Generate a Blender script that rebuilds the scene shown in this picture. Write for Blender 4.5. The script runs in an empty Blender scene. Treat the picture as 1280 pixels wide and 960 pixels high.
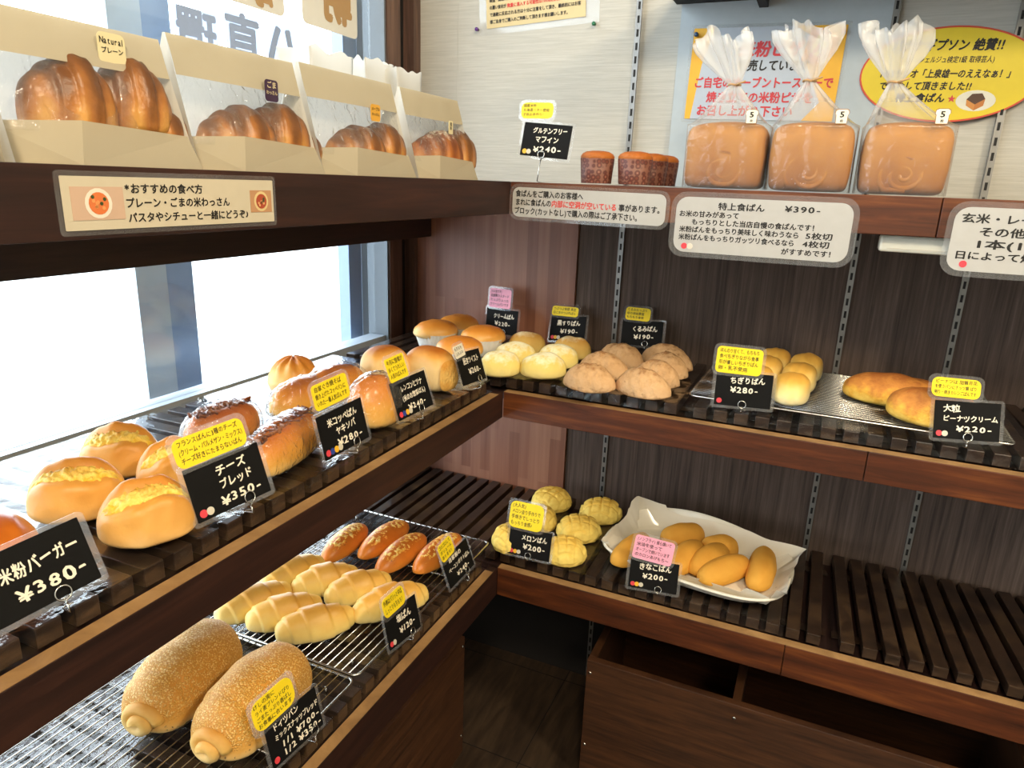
import bpy, bmesh, math, random
from mathutils import Vector, Matrix, noise
random.seed(7)
PI = math.pi
scn = bpy.context.scene
COL = scn.collection

# ------------------------------------------------------------------ camera, sky, light, exposure
F_PX, YAW, PITCH, ROLL = 874.77, 0.4072, 0.2810, 0.0374
CAM = Vector((0.5193, -1.1643, 1.2394))
_f = Vector((-math.sin(YAW)*math.cos(PITCH), math.cos(YAW)*math.cos(PITCH), -math.sin(PITCH)))
_r = Vector((math.cos(YAW), math.sin(YAW), 0)); _u = _r.cross(_f)
RIGHT = _r*math.cos(ROLL) + _u*math.sin(ROLL)
UP = -_r*math.sin(ROLL) + _u*math.cos(ROLL)
cd = bpy.data.cameras.new('camera'); cam = bpy.data.objects.new('camera', cd); COL.objects.link(cam)
cd.sensor_fit = 'HORIZONTAL'; cd.sensor_width = 36; cd.lens = F_PX*36/1280; cd.clip_start = 0.02
M = Matrix((RIGHT, UP, -_f)).transposed().to_4x4(); M.translation = CAM
cam.matrix_world = M
scn.camera = cam
def at(px, py, x=None, y=None, z=None):
    """where the line of sight through a photo pixel meets the plane x=, y= or z= ..."""
    d = RIGHT*((px-640)/F_PX) - UP*((py-480)/F_PX) + _f
    if x is not None: t = (x-CAM.x)/d.x
    elif y is not None: t = (y-CAM.y)/d.y
    else: t = (z-CAM.z)/d.z
    return CAM + d*t

scn.view_settings.view_transform = 'Standard'; scn.view_settings.look = 'None'
scn.view_settings.gamma = 1; scn.view_settings.use_curve_mapping = False
scn.view_settings.exposure = -0.2
try:
    scn.cycles.use_denoising = True
    scn.cycles.max_bounces = 10; scn.cycles.transparent_max_bounces = 24
    scn.cycles.caustics_reflective = False; scn.cycles.caustics_refractive = False
except Exception: pass
SKY_STRENGTH = 9.0
w = bpy.data.worlds.new('world'); scn.world = w; w.use_nodes = True
bg = w.node_tree.nodes['Background']; bg.inputs[0].default_value = (0.86, 0.94, 1.0, 1); bg.inputs[1].default_value = SKY_STRENGTH
def area(name, loc, size, power, color, target, portal=False, sizey=None):
    l = bpy.data.lights.new(name, 'AREA'); l.energy = power; l.color = color; l.shape = 'RECTANGLE'
    l.size = size; l.size_y = sizey or size
    o = bpy.data.objects.new(name, l); COL.objects.link(o); o.location = loc
    o.rotation_euler = (Vector(target)-Vector(loc)).to_track_quat('-Z', 'Y').to_euler()
    if portal: l.cycles.is_portal = True
    return o
area('window_portal', (-0.44, -1.2, 1.15), 3.0, 1, (1, 1, 1), (1, -1.2, 1.15), True, 2.1)
WARM = (1.0, 0.84, 0.60)
area('warm_light', (0.80, -1.85, 2.42), 0.25, 32, WARM, (0.2, 0.0, 0.8))
area('warm_light', (1.75, -0.85, 2.42), 0.25, 30, WARM, (0.2, 0.0, 0.8))
area('warm_light', (1.40, -2.30, 2.42), 0.6, 28, WARM, (0.2, -0.6, 0.8))  # unseen fill light, added to brighten the shelves

# ------------------------------------------------------------------ measures
ZT, ZT0, ZM, ZM0, ZB, ZB0 = 1.24, 1.185, 0.855, 0.8045, 0.478, 0.4157
SM, SB = 0.877, 0.500             # tops of the slats
DB, XW = 0.3645, -0.41            # back wall, window plane

# ------------------------------------------------------------------ materials
def C(h, a=1):
    h = h.lstrip('#'); o = []
    for i in (0, 2, 4):
        c = int(h[i:i+2], 16)/255; o.append(c/12.92 if c <= 0.04045 else ((c+0.055)/1.055)**2.4)
    return (*o, a)
class NT:
    def __init__(s, name):
        s.m = bpy.data.materials.new(name); s.m.use_nodes = True; s.t = s.m.node_tree; s.t.nodes.clear()
        s.out = s.n('ShaderNodeOutputMaterial')
    def n(s, ty, **kw):
        k = s.t.nodes.new(ty)
        for a, b in kw.items(): setattr(k, a, b)
        return k
    def l(s, a, b): s.t.links.new(a, b)
    def principled(s, rough=.5, **kw):
        p = s.n('ShaderNodeBsdfPrincipled'); p.inputs['Roughness'].default_value = rough
        for k, v in kw.items(): p.inputs[k.replace('_', ' ')].default_value = v
        return p
    def coord(s, kind='Object', scale=(1, 1, 1)):
        c = s.n('ShaderNodeTexCoord'); mp = s.n('ShaderNodeMapping'); mp.inputs['Scale'].default_value = scale
        s.l(c.outputs[kind], mp.inputs[0]); return mp.outputs[0]
    def noise(s, vec, scale, detail=4, rough=.55, dist=0):
        k = s.n('ShaderNodeTexNoise'); k.inputs['Scale'].default_value = scale; k.inputs['Detail'].default_value = detail
        k.inputs['Roughness'].default_value = rough; k.inputs['Distortion'].default_value = dist
        s.l(vec, k.inputs['Vector']); return k.outputs['Fac']
    def ramp(s, fac, stops):
        r = s.n('ShaderNodeValToRGB'); e = r.color_ramp.elements
        while len(e) < len(stops): e.new(.5)
        for k, (p, c) in zip(e, stops): k.position = p; k.color = C(c) if isinstance(c, str) else c
        s.l(fac, r.inputs[0]); return r.outputs[0]
    def math(s, op, a, b=None):
        k = s.n('ShaderNodeMath', operation=op)
        for i, v in enumerate((a, b)):
            if v is None: continue
            if isinstance(v, (int, float)): k.inputs[i].default_value = v
            else: s.l(v, k.inputs[i])
        return k.outputs[0]
    def mix(s, fac, a, b):
        k = s.n('ShaderNodeMix', data_type='RGBA')
        for i, v in ((0, fac), (6, a), (7, b)):
            if isinstance(v, (int, float)): k.inputs[i].default_value = v
            elif isinstance(v, tuple): k.inputs[i].default_value = v
            elif isinstance(v, str): k.inputs[i].default_value = C(v)
            else: s.l(v, k.inputs[i])
        return k.outputs[2]
    def bump(s, h, strength, dist=.002):
        b = s.n('ShaderNodeBump'); b.inputs['Strength'].default_value = strength; b.inputs['Distance'].default_value = dist
        s.l(h, b.inputs['Height']); return b.outputs[0]
    def fin(s, sh): s.l(sh, s.out.inputs[0]); return s.m
def plain(name, col, rough=.5, metal=0, grain=0, **kw):
    t = NT(name); p = t.principled(rough, Metallic=metal, **kw)
    v = t.coord(); nz = t.noise(v, 60, 3)
    c = C(col); t.l(t.mix(nz, tuple(x*.94 for x in c[:3])+(1,), tuple(min(1, x*1.05) for x in c[:3])+(1,)), p.inputs['Base Color'])
    if grain: t.l(t.bump(t.noise(v, 400, 2), grain), p.inputs['Normal'])
    return t.fin(p.outputs[0])
def wood(name, dark, mid, light, scale=(2, 30, 30), rough=.45, bump=.25, spec=.5):
    t = NT(name); p = t.principled(rough); p.inputs['Specular IOR Level'].default_value = spec
    v = t.coord('Object', scale); a = t.noise(v, 3, 8, .65, .6); b = t.noise(t.coord('Object', tuple(x*.25 for x in scale)), 3, 3)
    f = t.math('ADD', t.math('MULTIPLY', a, .65), t.math('MULTIPLY', b, .35))
    t.l(t.ramp(f, [(.33, dark), (.5, mid), (.68, light)]), p.inputs['Base Color'])
    t.l(t.bump(a, bump, .001), p.inputs['Normal']); return t.fin(p.outputs[0])
def clear(name, tint=(1, 1, 1, 1), milky=0.0, rough=.05, bump=0, bscale=40, ior=1.45, milk=(1, 1, 1, 1), refl=1.0, rise=None):
    """thin clear plastic or glass: mostly transparent with a Fresnel reflection, optionally a little milky"""
    t = NT(name); tr = t.n('ShaderNodeBsdfTransparent'); tr.inputs[0].default_value = tint
    gl = t.n('ShaderNodeBsdfGlossy'); gl.inputs['Roughness'].default_value = rough
    fr = t.n('ShaderNodeLayerWeight'); fr.inputs['Blend'].default_value = .5
    f0 = ((ior-1)/(ior+1))**2; ff = t.math('ADD', t.math('MULTIPLY', t.math('POWER', fr.outputs['Facing'], 5.0), 1-f0), f0)
    base = tr.outputs[0]
    if milky:
        df = t.n('ShaderNodeBsdfDiffuse'); df.inputs[0].default_value = milk
        tl = t.n('ShaderNodeBsdfTranslucent'); tl.inputs[0].default_value = milk
        m0 = t.n('ShaderNodeMixShader'); m0.inputs[0].default_value = .5; t.l(df.outputs[0], m0.inputs[1]); t.l(tl.outputs[0], m0.inputs[2])
        m1 = t.n('ShaderNodeMixShader'); m1.inputs[0].default_value = milky; t.l(base, m1.inputs[1]); t.l(m0.outputs[0], m1.inputs[2]); base = m1.outputs[0]
        if rise:
            sp = t.n('ShaderNodeSeparateXYZ'); t.l(t.coord('Generated'), sp.inputs[0]); q = [(p, (v, v, v, 1)) for p, v in rise]
            t.l(t.ramp(sp.outputs[2], q), m1.inputs[0])
    m2 = t.n('ShaderNodeMixShader'); t.l(t.math('MULTIPLY', ff, refl), m2.inputs[0]); t.l(base, m2.inputs[1]); t.l(gl.outputs[0], m2.inputs[2])
    if bump:
        b = t.bump(t.noise(t.coord(), bscale, 3, .5, .8), bump, .01); t.l(b, gl.inputs['Normal']); t.l(b, fr.inputs['Normal'])
    return t.fin(m2.outputs[0])
def crust(name, stops, rough=.5, nscale=30, namp=.3, bump=.25, bscale=120, spec=.4, flour=None, bands=None):
    """bread crust: colour by how high on the loaf (how much it browned in the oven) and by blotches"""
    t = NT(name); p = t.principled(rough); p.inputs['Specular IOR Level'].default_value = spec
    p.inputs['Subsurface Weight'].default_value = .0
    g = t.coord('Generated'); sep = t.n('ShaderNodeSeparateXYZ'); t.l(g, sep.inputs[0])
    o = t.coord(); nz = t.noise(o, nscale, 5)
    f = t.math('ADD', sep.outputs[2], t.math('MULTIPLY', t.math('SUBTRACT', nz, .5), namp*2))
    if bands:
        wv = t.n('ShaderNodeTexWave', wave_type='BANDS', bands_direction='X'); wv.inputs['Scale'].default_value = bands[0]; wv.inputs['Distortion'].default_value = 3
        wv.inputs['Detail'].default_value = 2; t.l(o, wv.inputs[0])
        f = t.math('ADD', f, t.math('MULTIPLY', t.math('SUBTRACT', wv.outputs['Fac'], .5), bands[1]))
    col = t.ramp(f, stops)
    if flour:
        fz = t.noise(o, flour[1], 6, .7); col = t.mix(t.ramp(t.math('MULTIPLY', fz, sep.outputs[2]), [(flour[2], '#000000'), (flour[2]+.2, '#ffffff')]), col, flour[0])
    t.l(col, p.inputs['Base Color'])
    h = t.math('ADD', t.noise(o, bscale, 4), t.math('MULTIPLY', nz, .5))
    t.l(t.bump(h, bump, .003), p.inputs['Normal']); return t.fin(p.outputs[0])

FASCIA = wood('stained_board_wood', '#1e110e', '#2e1a14', '#40251b', (26, 1.6, 26), .5, .15, .3)
FASCIA_LIT = wood('stained_board_wood_lit', '#2c1409', '#522812', '#78421c', (1.8, 22, 22), .45, .15, .4)  # same stained wood, warm lamp light put into its redder colour
SLAT = wood('slat_wood', '#17110d', '#302219', '#503c28', (6, 6, 30), .28)
LIP = wood('board_edge_wood', '#7a5a38', '#9c774c', '#b58e5e', (6, 6, 30), .55)
PANEL_PINK = None
def panel_pink():
    t = NT('laminated_panel_wood'); p = t.principled(.42)
    v = t.coord('Object', (26, 26, .9)); a = t.noise(v, 2.2, 5, .6); b = t.noise(t.coord('Object', (9, 9, .35)), 2, 2)
    br = t.n('ShaderNodeTexBrick'); br.inputs['Scale'].default_value = 1; br.inputs['Mortar Size'].default_value = 0
    br.inputs['Brick Width'].default_value = .32; br.inputs['Row Height'].default_value = .027; br.offset = .37; br.squash = 1
    br.inputs['Color1'].default_value = (0, 0, 0, 1); br.inputs['Color2'].default_value = (1, 1, 1, 1)
    c = t.n('ShaderNodeTexCoord'); mp = t.n('ShaderNodeMapping'); mp.inputs['Rotation'].default_value = (PI/2, PI/2, 0)
    cx = t.n('ShaderNodeSeparateXYZ'); cc = t.n('ShaderNodeCombineXYZ'); t.l(c.outputs['Object'], cx.inputs[0])
    t.l(cx.outputs[2], cc.inputs[0]); t.l(cx.outputs[0], cc.inputs[1]); t.l(cc.outputs[0], br.inputs['Vector'])
    f = t.math('ADD', t.math('ADD', t.math('MULTIPLY', a, .45), t.math('MULTIPLY', b, .3)), t.math('MULTIPLY', br.outputs['Color'], .25))
    t.l(t.ramp(f, [(.3, '#784a36'), (.5, '#93604a'), (.72, '#ad7a60')]), p.inputs['Base Color']); return t.fin(p.outputs[0])
PANEL_PINK = panel_pink()
PANEL_DARK = wood('dark_panel_wood', '#3c302a', '#574840', '#6f5e54', (55, 55, 1.6), .65, .5, .25)
BIN = wood('bin_veneer', '#2c1a10', '#452a19', '#5c3a22', (3, 3, 45), .45)
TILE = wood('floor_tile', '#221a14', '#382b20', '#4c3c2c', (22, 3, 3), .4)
FRAME_WOOD = wood('window_trim_wood', '#3a2a24', '#5a4238', '#74584a', (30, 30, 2), .5)
DARKWOOD = wood('dark_beam_wood', '#170d0b', '#291815', '#3a241e', (30, 2, 30), .5)
BLACK = plain('flat_black', '#0b0a0a', .7)
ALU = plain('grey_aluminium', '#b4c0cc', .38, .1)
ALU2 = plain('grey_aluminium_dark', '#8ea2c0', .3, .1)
def wallpaper():
    t = NT('white_wallpaper'); p = t.principled(.75); v = t.coord('Object', (6, 6, 160)); a = t.noise(v, 2.5, 4, .6)
    t.l(t.ramp(a, [(.3, '#aeaba2'), (.7, '#bfbcb3')]), p.inputs['Base Color']); t.l(t.bump(a, .35, .001), p.inputs['Normal']); return t.fin(p.outputs[0])
WALLP = wallpaper()
CREAMWALL = plain('cream_wall', '#d9d3c6', .8)
BOARD = plain('blue_white_board', '#aeb8be', .55)
ASPHALT = plain('pale_paving', '#b9bcbc', .9, 0, .3)
CEIL = plain('ceiling_white', '#d8d4ca', .8)
GLASS = clear('window_glass', (.97, .99, 1, 1), 0, .0, ior=1.5)
FILM = clear('clear_film', (.97, .98, 1, 1), .004, .05, .3, 26, 1.5, refl=1.3)
WRAP = clear('clear_wrap', (1, 1, 1, 1), .04, .08, .6, 90, 1.5, refl=1.4)
SLEEVE = clear('clear_laminate', (1, 1, 1, 1), .07, .08, 0, 20, 1.5)
BAGFILM = clear('frosted_bag_film', (1, .99, .97, 1), .20, .2, .3, 45, 1.5, rise=[(.38, .09), (.52, .22), (.68, .42), (.9, .34)])
STEEL = plain('bright_steel', '#c9c8c4', .22, 1)
CHROME = plain('rack_wire_steel', '#cfcdc8', .25, 1)
DARKSTEEL = plain('slot_metal', '#8e8d8b', .4, .8)
CARD = plain('black_card', '#0a0909', .7, Specular_IOR_Level=.2)
YELLOW = plain('yellow_note', '#f6d81c', .6)
PINK = plain('pink_note', '#f2a6bf', .6)
WHITEN = plain('white_note', '#ece4cf', .6)
INK = plain('black_ink', '#15120f', .6)
CHALK = plain('white_marker', '#efe6d2', .6)
RED = plain('red_dot', '#d8404a', .5); BLUE = plain('blue_dot', '#2c3f8e', .5); AMBER = plain('amber_dot', '#eab42c', .5); GREYD = plain('grey_dot', '#cfc7b6', .5)
ORANGED = plain('orange_dot', '#e8702c', .5)
SIGNW = plain('white_label_paper', '#b0ada8', .5)
CREAMP = plain('cream_label_paper', '#c9bea6', .5)
KRAFT = plain('cream_bag_paper', '#cdb993', .65)
def translucent_paper(name, col, tl=.5):
    t = NT(name); a = t.n('ShaderNodeBsdfDiffuse'); b = t.n('ShaderNodeBsdfTranslucent'); m = t.n('ShaderNodeMixShader'); m.inputs[0].default_value = tl
    nz = t.noise(t.coord(), 30, 3); c = C(col); cc = t.mix(nz, tuple(x*.93 for x in c[:3])+(1,), c)
    t.l(cc, a.inputs[0]); t.l(cc, b.inputs[0]); t.l(a.outputs[0], m.inputs[1]); t.l(b.outputs[0], m.inputs[2]); return t.fin(m.outputs[0])
BAGPAPER = translucent_paper('cream_bag_paper_thin', '#bfb49c', .25)
BAGBACK = translucent_paper('white_bag_back', '#d6d2c8', .3)
WHITEBAG = translucent_paper('white_paper_bag', '#dcdad4', .3)
PLATE = plain('white_glaze', '#e9e4d6', .18)
LINER = translucent_paper('white_liner_paper', '#efe9da', .2)
CUP = translucent_paper('white_cup_paper', '#ece8e0', .3)

# ------------------------------------------------------------------ mesh helpers
class MB:
    def __init__(s): s.v = []; s.f = []; s.mi = []; s.sm = []
    def add(s, v, f, mi=0, smooth=False, mat=None):
        o = len(s.v); s.v += [tuple(mat @ Vector(p)) if mat else tuple(p) for p in v]
        s.f += [tuple(i+o for i in q) for q in f]; s.mi += [mi]*len(f); s.sm += [smooth]*len(f); return s
    def box(s, a, b, mi=0, mat=None, bev=0):
        x0, y0, z0 = a; x1, y1, z1 = b
        if x1 < x0: x0, x1 = x1, x0
        if y1 < y0: y0, y1 = y1, y0
        if z1 < z0: z0, z1 = z1, z0
        if bev:
            bm = bmesh.new(); bmesh.ops.create_cube(bm, size=1)
            for q in bm.verts: q.co = Vector(((q.co.x+.5)*(x1-x0)+x0, (q.co.y+.5)*(y1-y0)+y0, (q.co.z+.5)*(z1-z0)+z0))
            bmesh.ops.bevel(bm, geom=bm.edges[:], offset=bev, segments=2, profile=.5, affect='EDGES')
            bm.verts.index_update(); s.add([q.co.copy() for q in bm.verts], [[q.index for q in f.verts] for f in bm.faces], mi, False, mat); bm.free(); return s
        v = [(x0, y0, z0), (x1, y0, z0), (x1, y1, z0), (x0, y1, z0), (x0, y0, z1), (x1, y0, z1), (x1, y1, z1), (x0, y1, z1)]
        return s.add(v, [(0, 3, 2, 1), (4, 5, 6, 7), (0, 1, 5, 4), (1, 2, 6, 5), (2, 3, 7, 6), (3, 0, 4, 7)], mi, False, mat)
    def tube(s, pts, r, n=8, mi=0, closed=False, mat=None):
        pts = [Vector(p) for p in pts]; m = len(pts); v = []; f = []
        prev = None
        for i, p in enumerate(pts):
            a = pts[(i-1) % m] if closed or i > 0 else p; b = pts[(i+1) % m] if closed or i < m-1 else p
            t = (b-a).normalized()
            if prev is None: nrm = t.orthogonal().normalized()
            else: nrm = (prev - t*prev.dot(t)).normalized()
            prev = nrm; bn = t.cross(nrm)
            for k in range(n): v.append(p + (nrm*math.cos(2*PI*k/n)+bn*math.sin(2*PI*k/n))*r)
        rng = m if closed else m-1
        for i in range(rng):
            for k in range(n):
                a, b = i*n+k, i*n+(k+1) % n; c, d = ((i+1) % m)*n+(k+1) % n, ((i+1) % m)*n+k; f.append((a, b, c, d))
        if not closed: f.append(tuple(range(n-1, -1, -1))); f.append(tuple((m-1)*n+k for k in range(n)))
        return s.add(v, f, mi, True, mat)
    def lathe(s, prof, n=32, mi=0, fn=None, mat=None, smooth=True):
        v = []; f = []
        for j, (r, z) in enumerate(prof):
            for k in range(n):
                a = 2*PI*k/n; rr = r*(fn(a, j) if fn else 1); v.append((rr*math.cos(a), rr*math.sin(a), z))
        for j in range(len(prof)-1):
            for k in range(n): f.append((j*n+k, j*n+(k+1) % n, (j+1)*n+(k+1) % n, (j+1)*n+k))
        f.append(tuple(range(n-1, -1, -1))); f.append(tuple((len(prof)-1)*n+k for k in range(n)))
        return s.add(v, f, mi, smooth, mat)
    def slab(s, outline, y0, y1, mi=0, mat=None):
        """outline in x,z; thick from y0 (front) to y1"""
        n = len(outline); v = [(x, y0, z) for x, z in outline]+[(x, y1, z) for x, z in outline]
        f = [tuple(range(n)), tuple(range(2*n-1, n-1, -1))]+[(i, i+n, (i+1) % n+n, (i+1) % n) for i in range(n)]
        return s.add(v, f, mi, False, mat)
    def grid(s, fn, nu, nv, mi=0, smooth=True, closed_u=False, mat=None):
        v = [fn(i/(nu if closed_u else nu-1), j/(nv-1)) for j in range(nv) for i in range(nu)]; f = []
        for j in range(nv-1):
            for i in range(nu if closed_u else nu-1): f.append((j*nu+i, j*nu+(i+1) % nu, (j+1)*nu+(i+1) % nu, (j+1)*nu+i))
        return s.add(v, f, mi, smooth, mat)
    def mesh(s, name, mats):
        m = bpy.data.meshes.new(name); m.from_pydata(s.v, [], s.f)
        for k in (mats if isinstance(mats, (list, tuple)) else [mats]): m.materials.append(k)
        m.polygons.foreach_set('material_index', s.mi); m.polygons.foreach_set('use_smooth', s.sm); m.update(); return m
    def obj(s, name, mats, parent=None):
        o = bpy.data.objects.new(name, s.mesh(name, mats)); COL.objects.link(o)
        if parent: o.parent = parent
        return o
def tag(o, label=None, cat=None, group=None, kind=None):
    if label: o['label'] = label
    if cat: o['category'] = cat
    if group: o['group'] = group
    if kind: o['kind'] = kind
    return o
def thing(name, label, cat, loc=(0, 0, 0), rz=0, group=None, matrix=None):
    o = bpy.data.objects.new(name, None); o.empty_display_size = .02; COL.objects.link(o)
    if matrix is not None: o.matrix_world = matrix
    else: o.location = loc; o.rotation_euler = (0, 0, rz)
    return tag(o, label, cat, group)
def struct(name, mb, mats, parent=None):
    o = mb.obj(name, mats, parent); o['kind'] = 'structure'; return o
def rrect(w, h, r, cx=0, cz=0, n=5):
    o = []
    for qx, qz, a0 in ((1, -1, -PI/2), (1, 1, 0), (-1, 1, PI/2), (-1, -1, PI)):
        for k in range(n+1):
            a = a0+k*PI/2/n; o.append((cx+qx*(w/2-r)+r*math.cos(a), cz+qz*(h/2-r)+r*math.sin(a)))
    return o
def disc(r, cx, cz, n=18): return [(cx+r*math.cos(2*PI*k/n), cz+r*math.sin(2*PI*k/n)) for k in range(n)]

# ------------------------------------------------------------------ lettering
_gl = {}
def glyph(ch, bold=0):
    bold = 0
    if (ch, bold) in _gl: return _gl[ch, bold]
    c = bpy.data.curves.new('g', 'FONT'); c.body = ch; c.size = 1; c.resolution_u = 2; c.fill_mode = 'FRONT'
    o = bpy.data.objects.new('g', c); COL.objects.link(o)
    dg = bpy.context.evaluated_depsgraph_get(); m = o.evaluated_get(dg).to_mesh()
    v = [(p.co.x, p.co.y) for p in m.vertices]; f = [tuple(p.vertices) for p in m.polygons]
    o.evaluated_get(dg).to_mesh_clear(); bpy.data.objects.remove(o); bpy.data.curves.remove(c)
    _gl[ch, bold] = (v, f); return v, f
def adv(ch):
    if ch == ' ': return .35
    if ord(ch) < 0x250: return {'1': .5, 'i': .3, 'l': .3, '-': .5, '(': .38, ')': .38, '.': .3, '!': .35, '/': .45}.get(ch, .6)
    return 1.0
def text(mb, s, x, z, size, width=None, y=0, bold=.02, hand=0, ang=0, mirror=False, align='l', italic=0, mi=0, depth=0):
    """one line of writing on a card face (local x right, z up, front at -y); width squeezes the line to fit"""
    tot = sum(adv(c) for c in s)*size; kx = (width/tot) if width else 1
    if align == 'c': x -= tot*kx/2
    ca, sa = math.cos(ang), math.sin(ang); px = 0
    for ch in s:
        a = adv(ch)
        if ch not in ' \u3000':
            v, f = glyph(ch, bold)
            if v:
                r = random.uniform(-.12, .12)*hand; sc = 1+random.uniform(-.08, .08)*hand; dz = random.uniform(-.06, .06)*hand
                gw = 0
                if ord(ch) < 0x250: gw = (a-(max(p[0] for p in v)+min(p[0] for p in v)))/2
                offs = ((-bold, -bold*.6), (bold, -bold*.6), (0, bold)) if bold < .03 else [(bold*q*math.cos(2*PI*k/8), bold*q*math.sin(2*PI*k/8)) for q in (.5, 1) for k in range(8)]
                pts = []
                for gx, gy in [(p[0]+ox, p[1]+oy) for ox, oy in offs for p in v]:
                    qx = gx+gw-a/2; qy = gy-.36
                    qx, qy = (qx*math.cos(r)-qy*math.sin(r))*sc, (qx*math.sin(r)+qy*math.cos(r))*sc
                    qx += italic*qy
                    X = (px+(qx+a/2))*size*kx; Z = (qy+.36+dz)*size
                    X, Z = X*ca-Z*sa, X*sa+Z*ca
                    if mirror: X = tot*kx-X
                    pts.append((x+X, y-2e-5*(len(pts)//len(v)), z+Z))
                mb.add(pts, [tuple(i+k*len(v) for i in (q[::-1] if mirror else q)) for k in range(len(offs)) for q in f], mi)
        px += a
    return mb
def facefix(mb):
    return mb

# ------------------------------------------------------------------ the setting
XR, YF, ZC = 2.6, -3.0, 2.5
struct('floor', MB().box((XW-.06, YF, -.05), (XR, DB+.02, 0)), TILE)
fj = MB()
for k in range(12): fj.box((XW, .31-.3*k, 0), (XR, .312-.3*k, .0006))
for k in range(10): fj.box((.062+.3*(k-2), YF, 0), (.064+.3*(k-2), DB, .0006))
struct('trim_1', fj, BLACK)
struct('ceiling', MB().box((XW-.06, YF, ZC), (XR, DB+.1, ZC+.05)), CEIL)
wb = MB().box((XW-.06, DB, 0), (XR, DB+.1, ZC)); struct('wall_back', wb, WALLP)
struct('wall_right', MB().box((XR, YF, 0), (XR+.1, DB+.1, ZC)), CREAMWALL)
struct('wall_front', MB().box((XW-.06, YF-.1, 0), (XR+.1, YF, ZC)), CREAMWALL)
struct('wall_left', MB().box((XW-.08, YF, 0), (XW-.005, DB+.1, .43)).box((XW-.08, YF, 2.25), (XW-.005, DB+.1, ZC)).box((XW-.08, YF, 0), (XW-.005, YF+.25, ZC)), CREAMWALL)
# wallpaper seam, panels on the lower wall
struct('trim_2', MB().box((-.305, DB-.0008, ZT), (-.304, DB, ZC)), plain('seam', '#b9b6ae', .8))
struct('trim_3', MB().box((XW, DB-.014, ZB0+.01), (.013, DB, ZT-.02)), PANEL_PINK)
struct('trim_4', MB().box((.015, DB-.008, ZB0+.01), (.7635, DB, ZT-.02)), PANEL_DARK)
struct('trim_5', MB().box((.7655, DB-.008, ZB0+.01), (1.7, DB, ZT-.02)), PANEL_DARK)
struct('trim_16', MB().box((XW, DB-.012, 0), (1.7, DB, ZB0+.008)), plain('lower_wall_shade', '#140f0d', .8))  # near-black colour paints the shade below the bottom shelf
# pale board on the upper wall
struct('trim_6', MB().box((.196, DB-.010, ZT-.01), (.575, DB, 1.60)), BOARD)
struct('trim_7', MB().box((.575, DB-.010, ZT-.01), (.580, DB, 1.60)), BLACK)  # black strip painting the shadow cast at the board's right edge
# window: panes, frame, mullion, jamb
def window(n, y0, y1):
    g = struct('window_%d' % n, MB().box((XW-.045, y0, .44), (XW-.040, y1, 2.23)), GLASS)
    f = MB().box((XW-.06, y0, .43), (XW-.01, y1, .46)).box((XW-.06, y0, 2.2), (XW-.01, y1, 2.25)).box((XW-.055, y0, .83), (XW-.012, y1, .872))
    struct('window_frame', f, ALU, g)
window(1, -1.36, .234); window(2, -2.75, -1.45)
def outpost(n, px0, px1, py, x, d, mat):
    y0 = at(px0, py, x=x).y; y1 = at(px1, py, x=x).y
    struct('trim_%d' % n, MB().box((x-d, y0, -.15), (x, y1, 2.6)), mat)
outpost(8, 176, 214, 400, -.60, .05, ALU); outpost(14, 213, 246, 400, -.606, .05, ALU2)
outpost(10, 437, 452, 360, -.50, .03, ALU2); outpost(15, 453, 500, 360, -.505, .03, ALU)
struct('trim_9', MB().box((XW-.06, -1.45, .08), (XW, -1.36, 2.25)), ALU)
struct('trim_11', MB().box((XW-.06, .24, .02), (XW, .292, 2.25)), FRAME_WOOD)
struct('trim_17', MB().box((XW-.06, .2345, .44), (XW-.004, .2395, 2.25)), plain('grey_reveal', '#6f7880', .45))
struct('trim_12', MB().box((XW-.06, .292, .02), (XW-.02, .345, 2.25)), BLACK)
struct('trim_13', MB().box((XW-.06, .335, .02), (XW+.008, DB, 2.25)), FRAME_WOOD)
struct('ground', MB().box((-40, -40, -.2), (XW-.09, 40, -.15)), ASPHALT)

# ------------------------------------------------------------------ shelves
def joint_board(parent, axis, a, b, z0, z1, joints, mat, t=.02):
    ed = [a]+joints+[b]
    for i in range(len(ed)-1):
        p, q = ed[i]+(.0006 if i else 0), ed[i+1]-.0006
        if axis == 'x': m = MB().box((p, 0, z0), (q, t, z1), bev=.0012)
        else: m = MB().box((-t, p, z0), (0, q, z1), bev=.0006)
        m.obj('front_board', mat, parent)
def lip(parent, axis, a, b, z):
    m = MB()
    if axis == 'x': m.box((a, .001, z), (b, .019, z+.0006))
    else: m.box((-.019, a, z), (-.001, b, z+.0006))
    m.obj('board_edge', LIP, parent)
YN = -1.35
for (nm, z1, z0, bz) in (('top', ZT, ZT0, ZT-.022), ('middle', ZM, ZM0, ZM-.02), ('bottom', ZB, ZB0, ZB-.02)):
    jx = {'top': .66, 'middle': .627, 'bottom': .556}[nm]
    t = thing('display_shelf', 'dark stained wooden %s shelf running along the window' % nm, 'shelf', (0, 0, 0))
    joint_board(t, 'y', YN, 0.0, z0, z1, [], FASCIA)
    MB().box((-.385, YN, bz), (-.021, 0, bz+.012 if nm != 'top' else ZT-.0004)).obj('shelf_board', DARKWOOD, t)
    if nm != 'top': lip(t, 'y', YN, -.0195, z1)
    else: MB().box((-.39, YN, 1.105), (-.36, DB-.02, 1.2)).obj('rear_beam', DARKWOOD, t)
    t = thing('display_shelf', 'lamplit-toned stained wooden %s shelf running along the back wall' % nm, 'shelf', (0, 0, 0))
    joint_board(t, 'x', .0004, 1.55, z0, z1, [jx], FASCIA_LIT)
    MB().box((-.385, .021, bz), (1.55, DB-.016, bz+.012 if nm != 'top' else ZT-.0004)).obj('shelf_board', DARKWOOD, t)
    if nm != 'top': lip(t, 'x', .0004, 1.55, z1)

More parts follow.
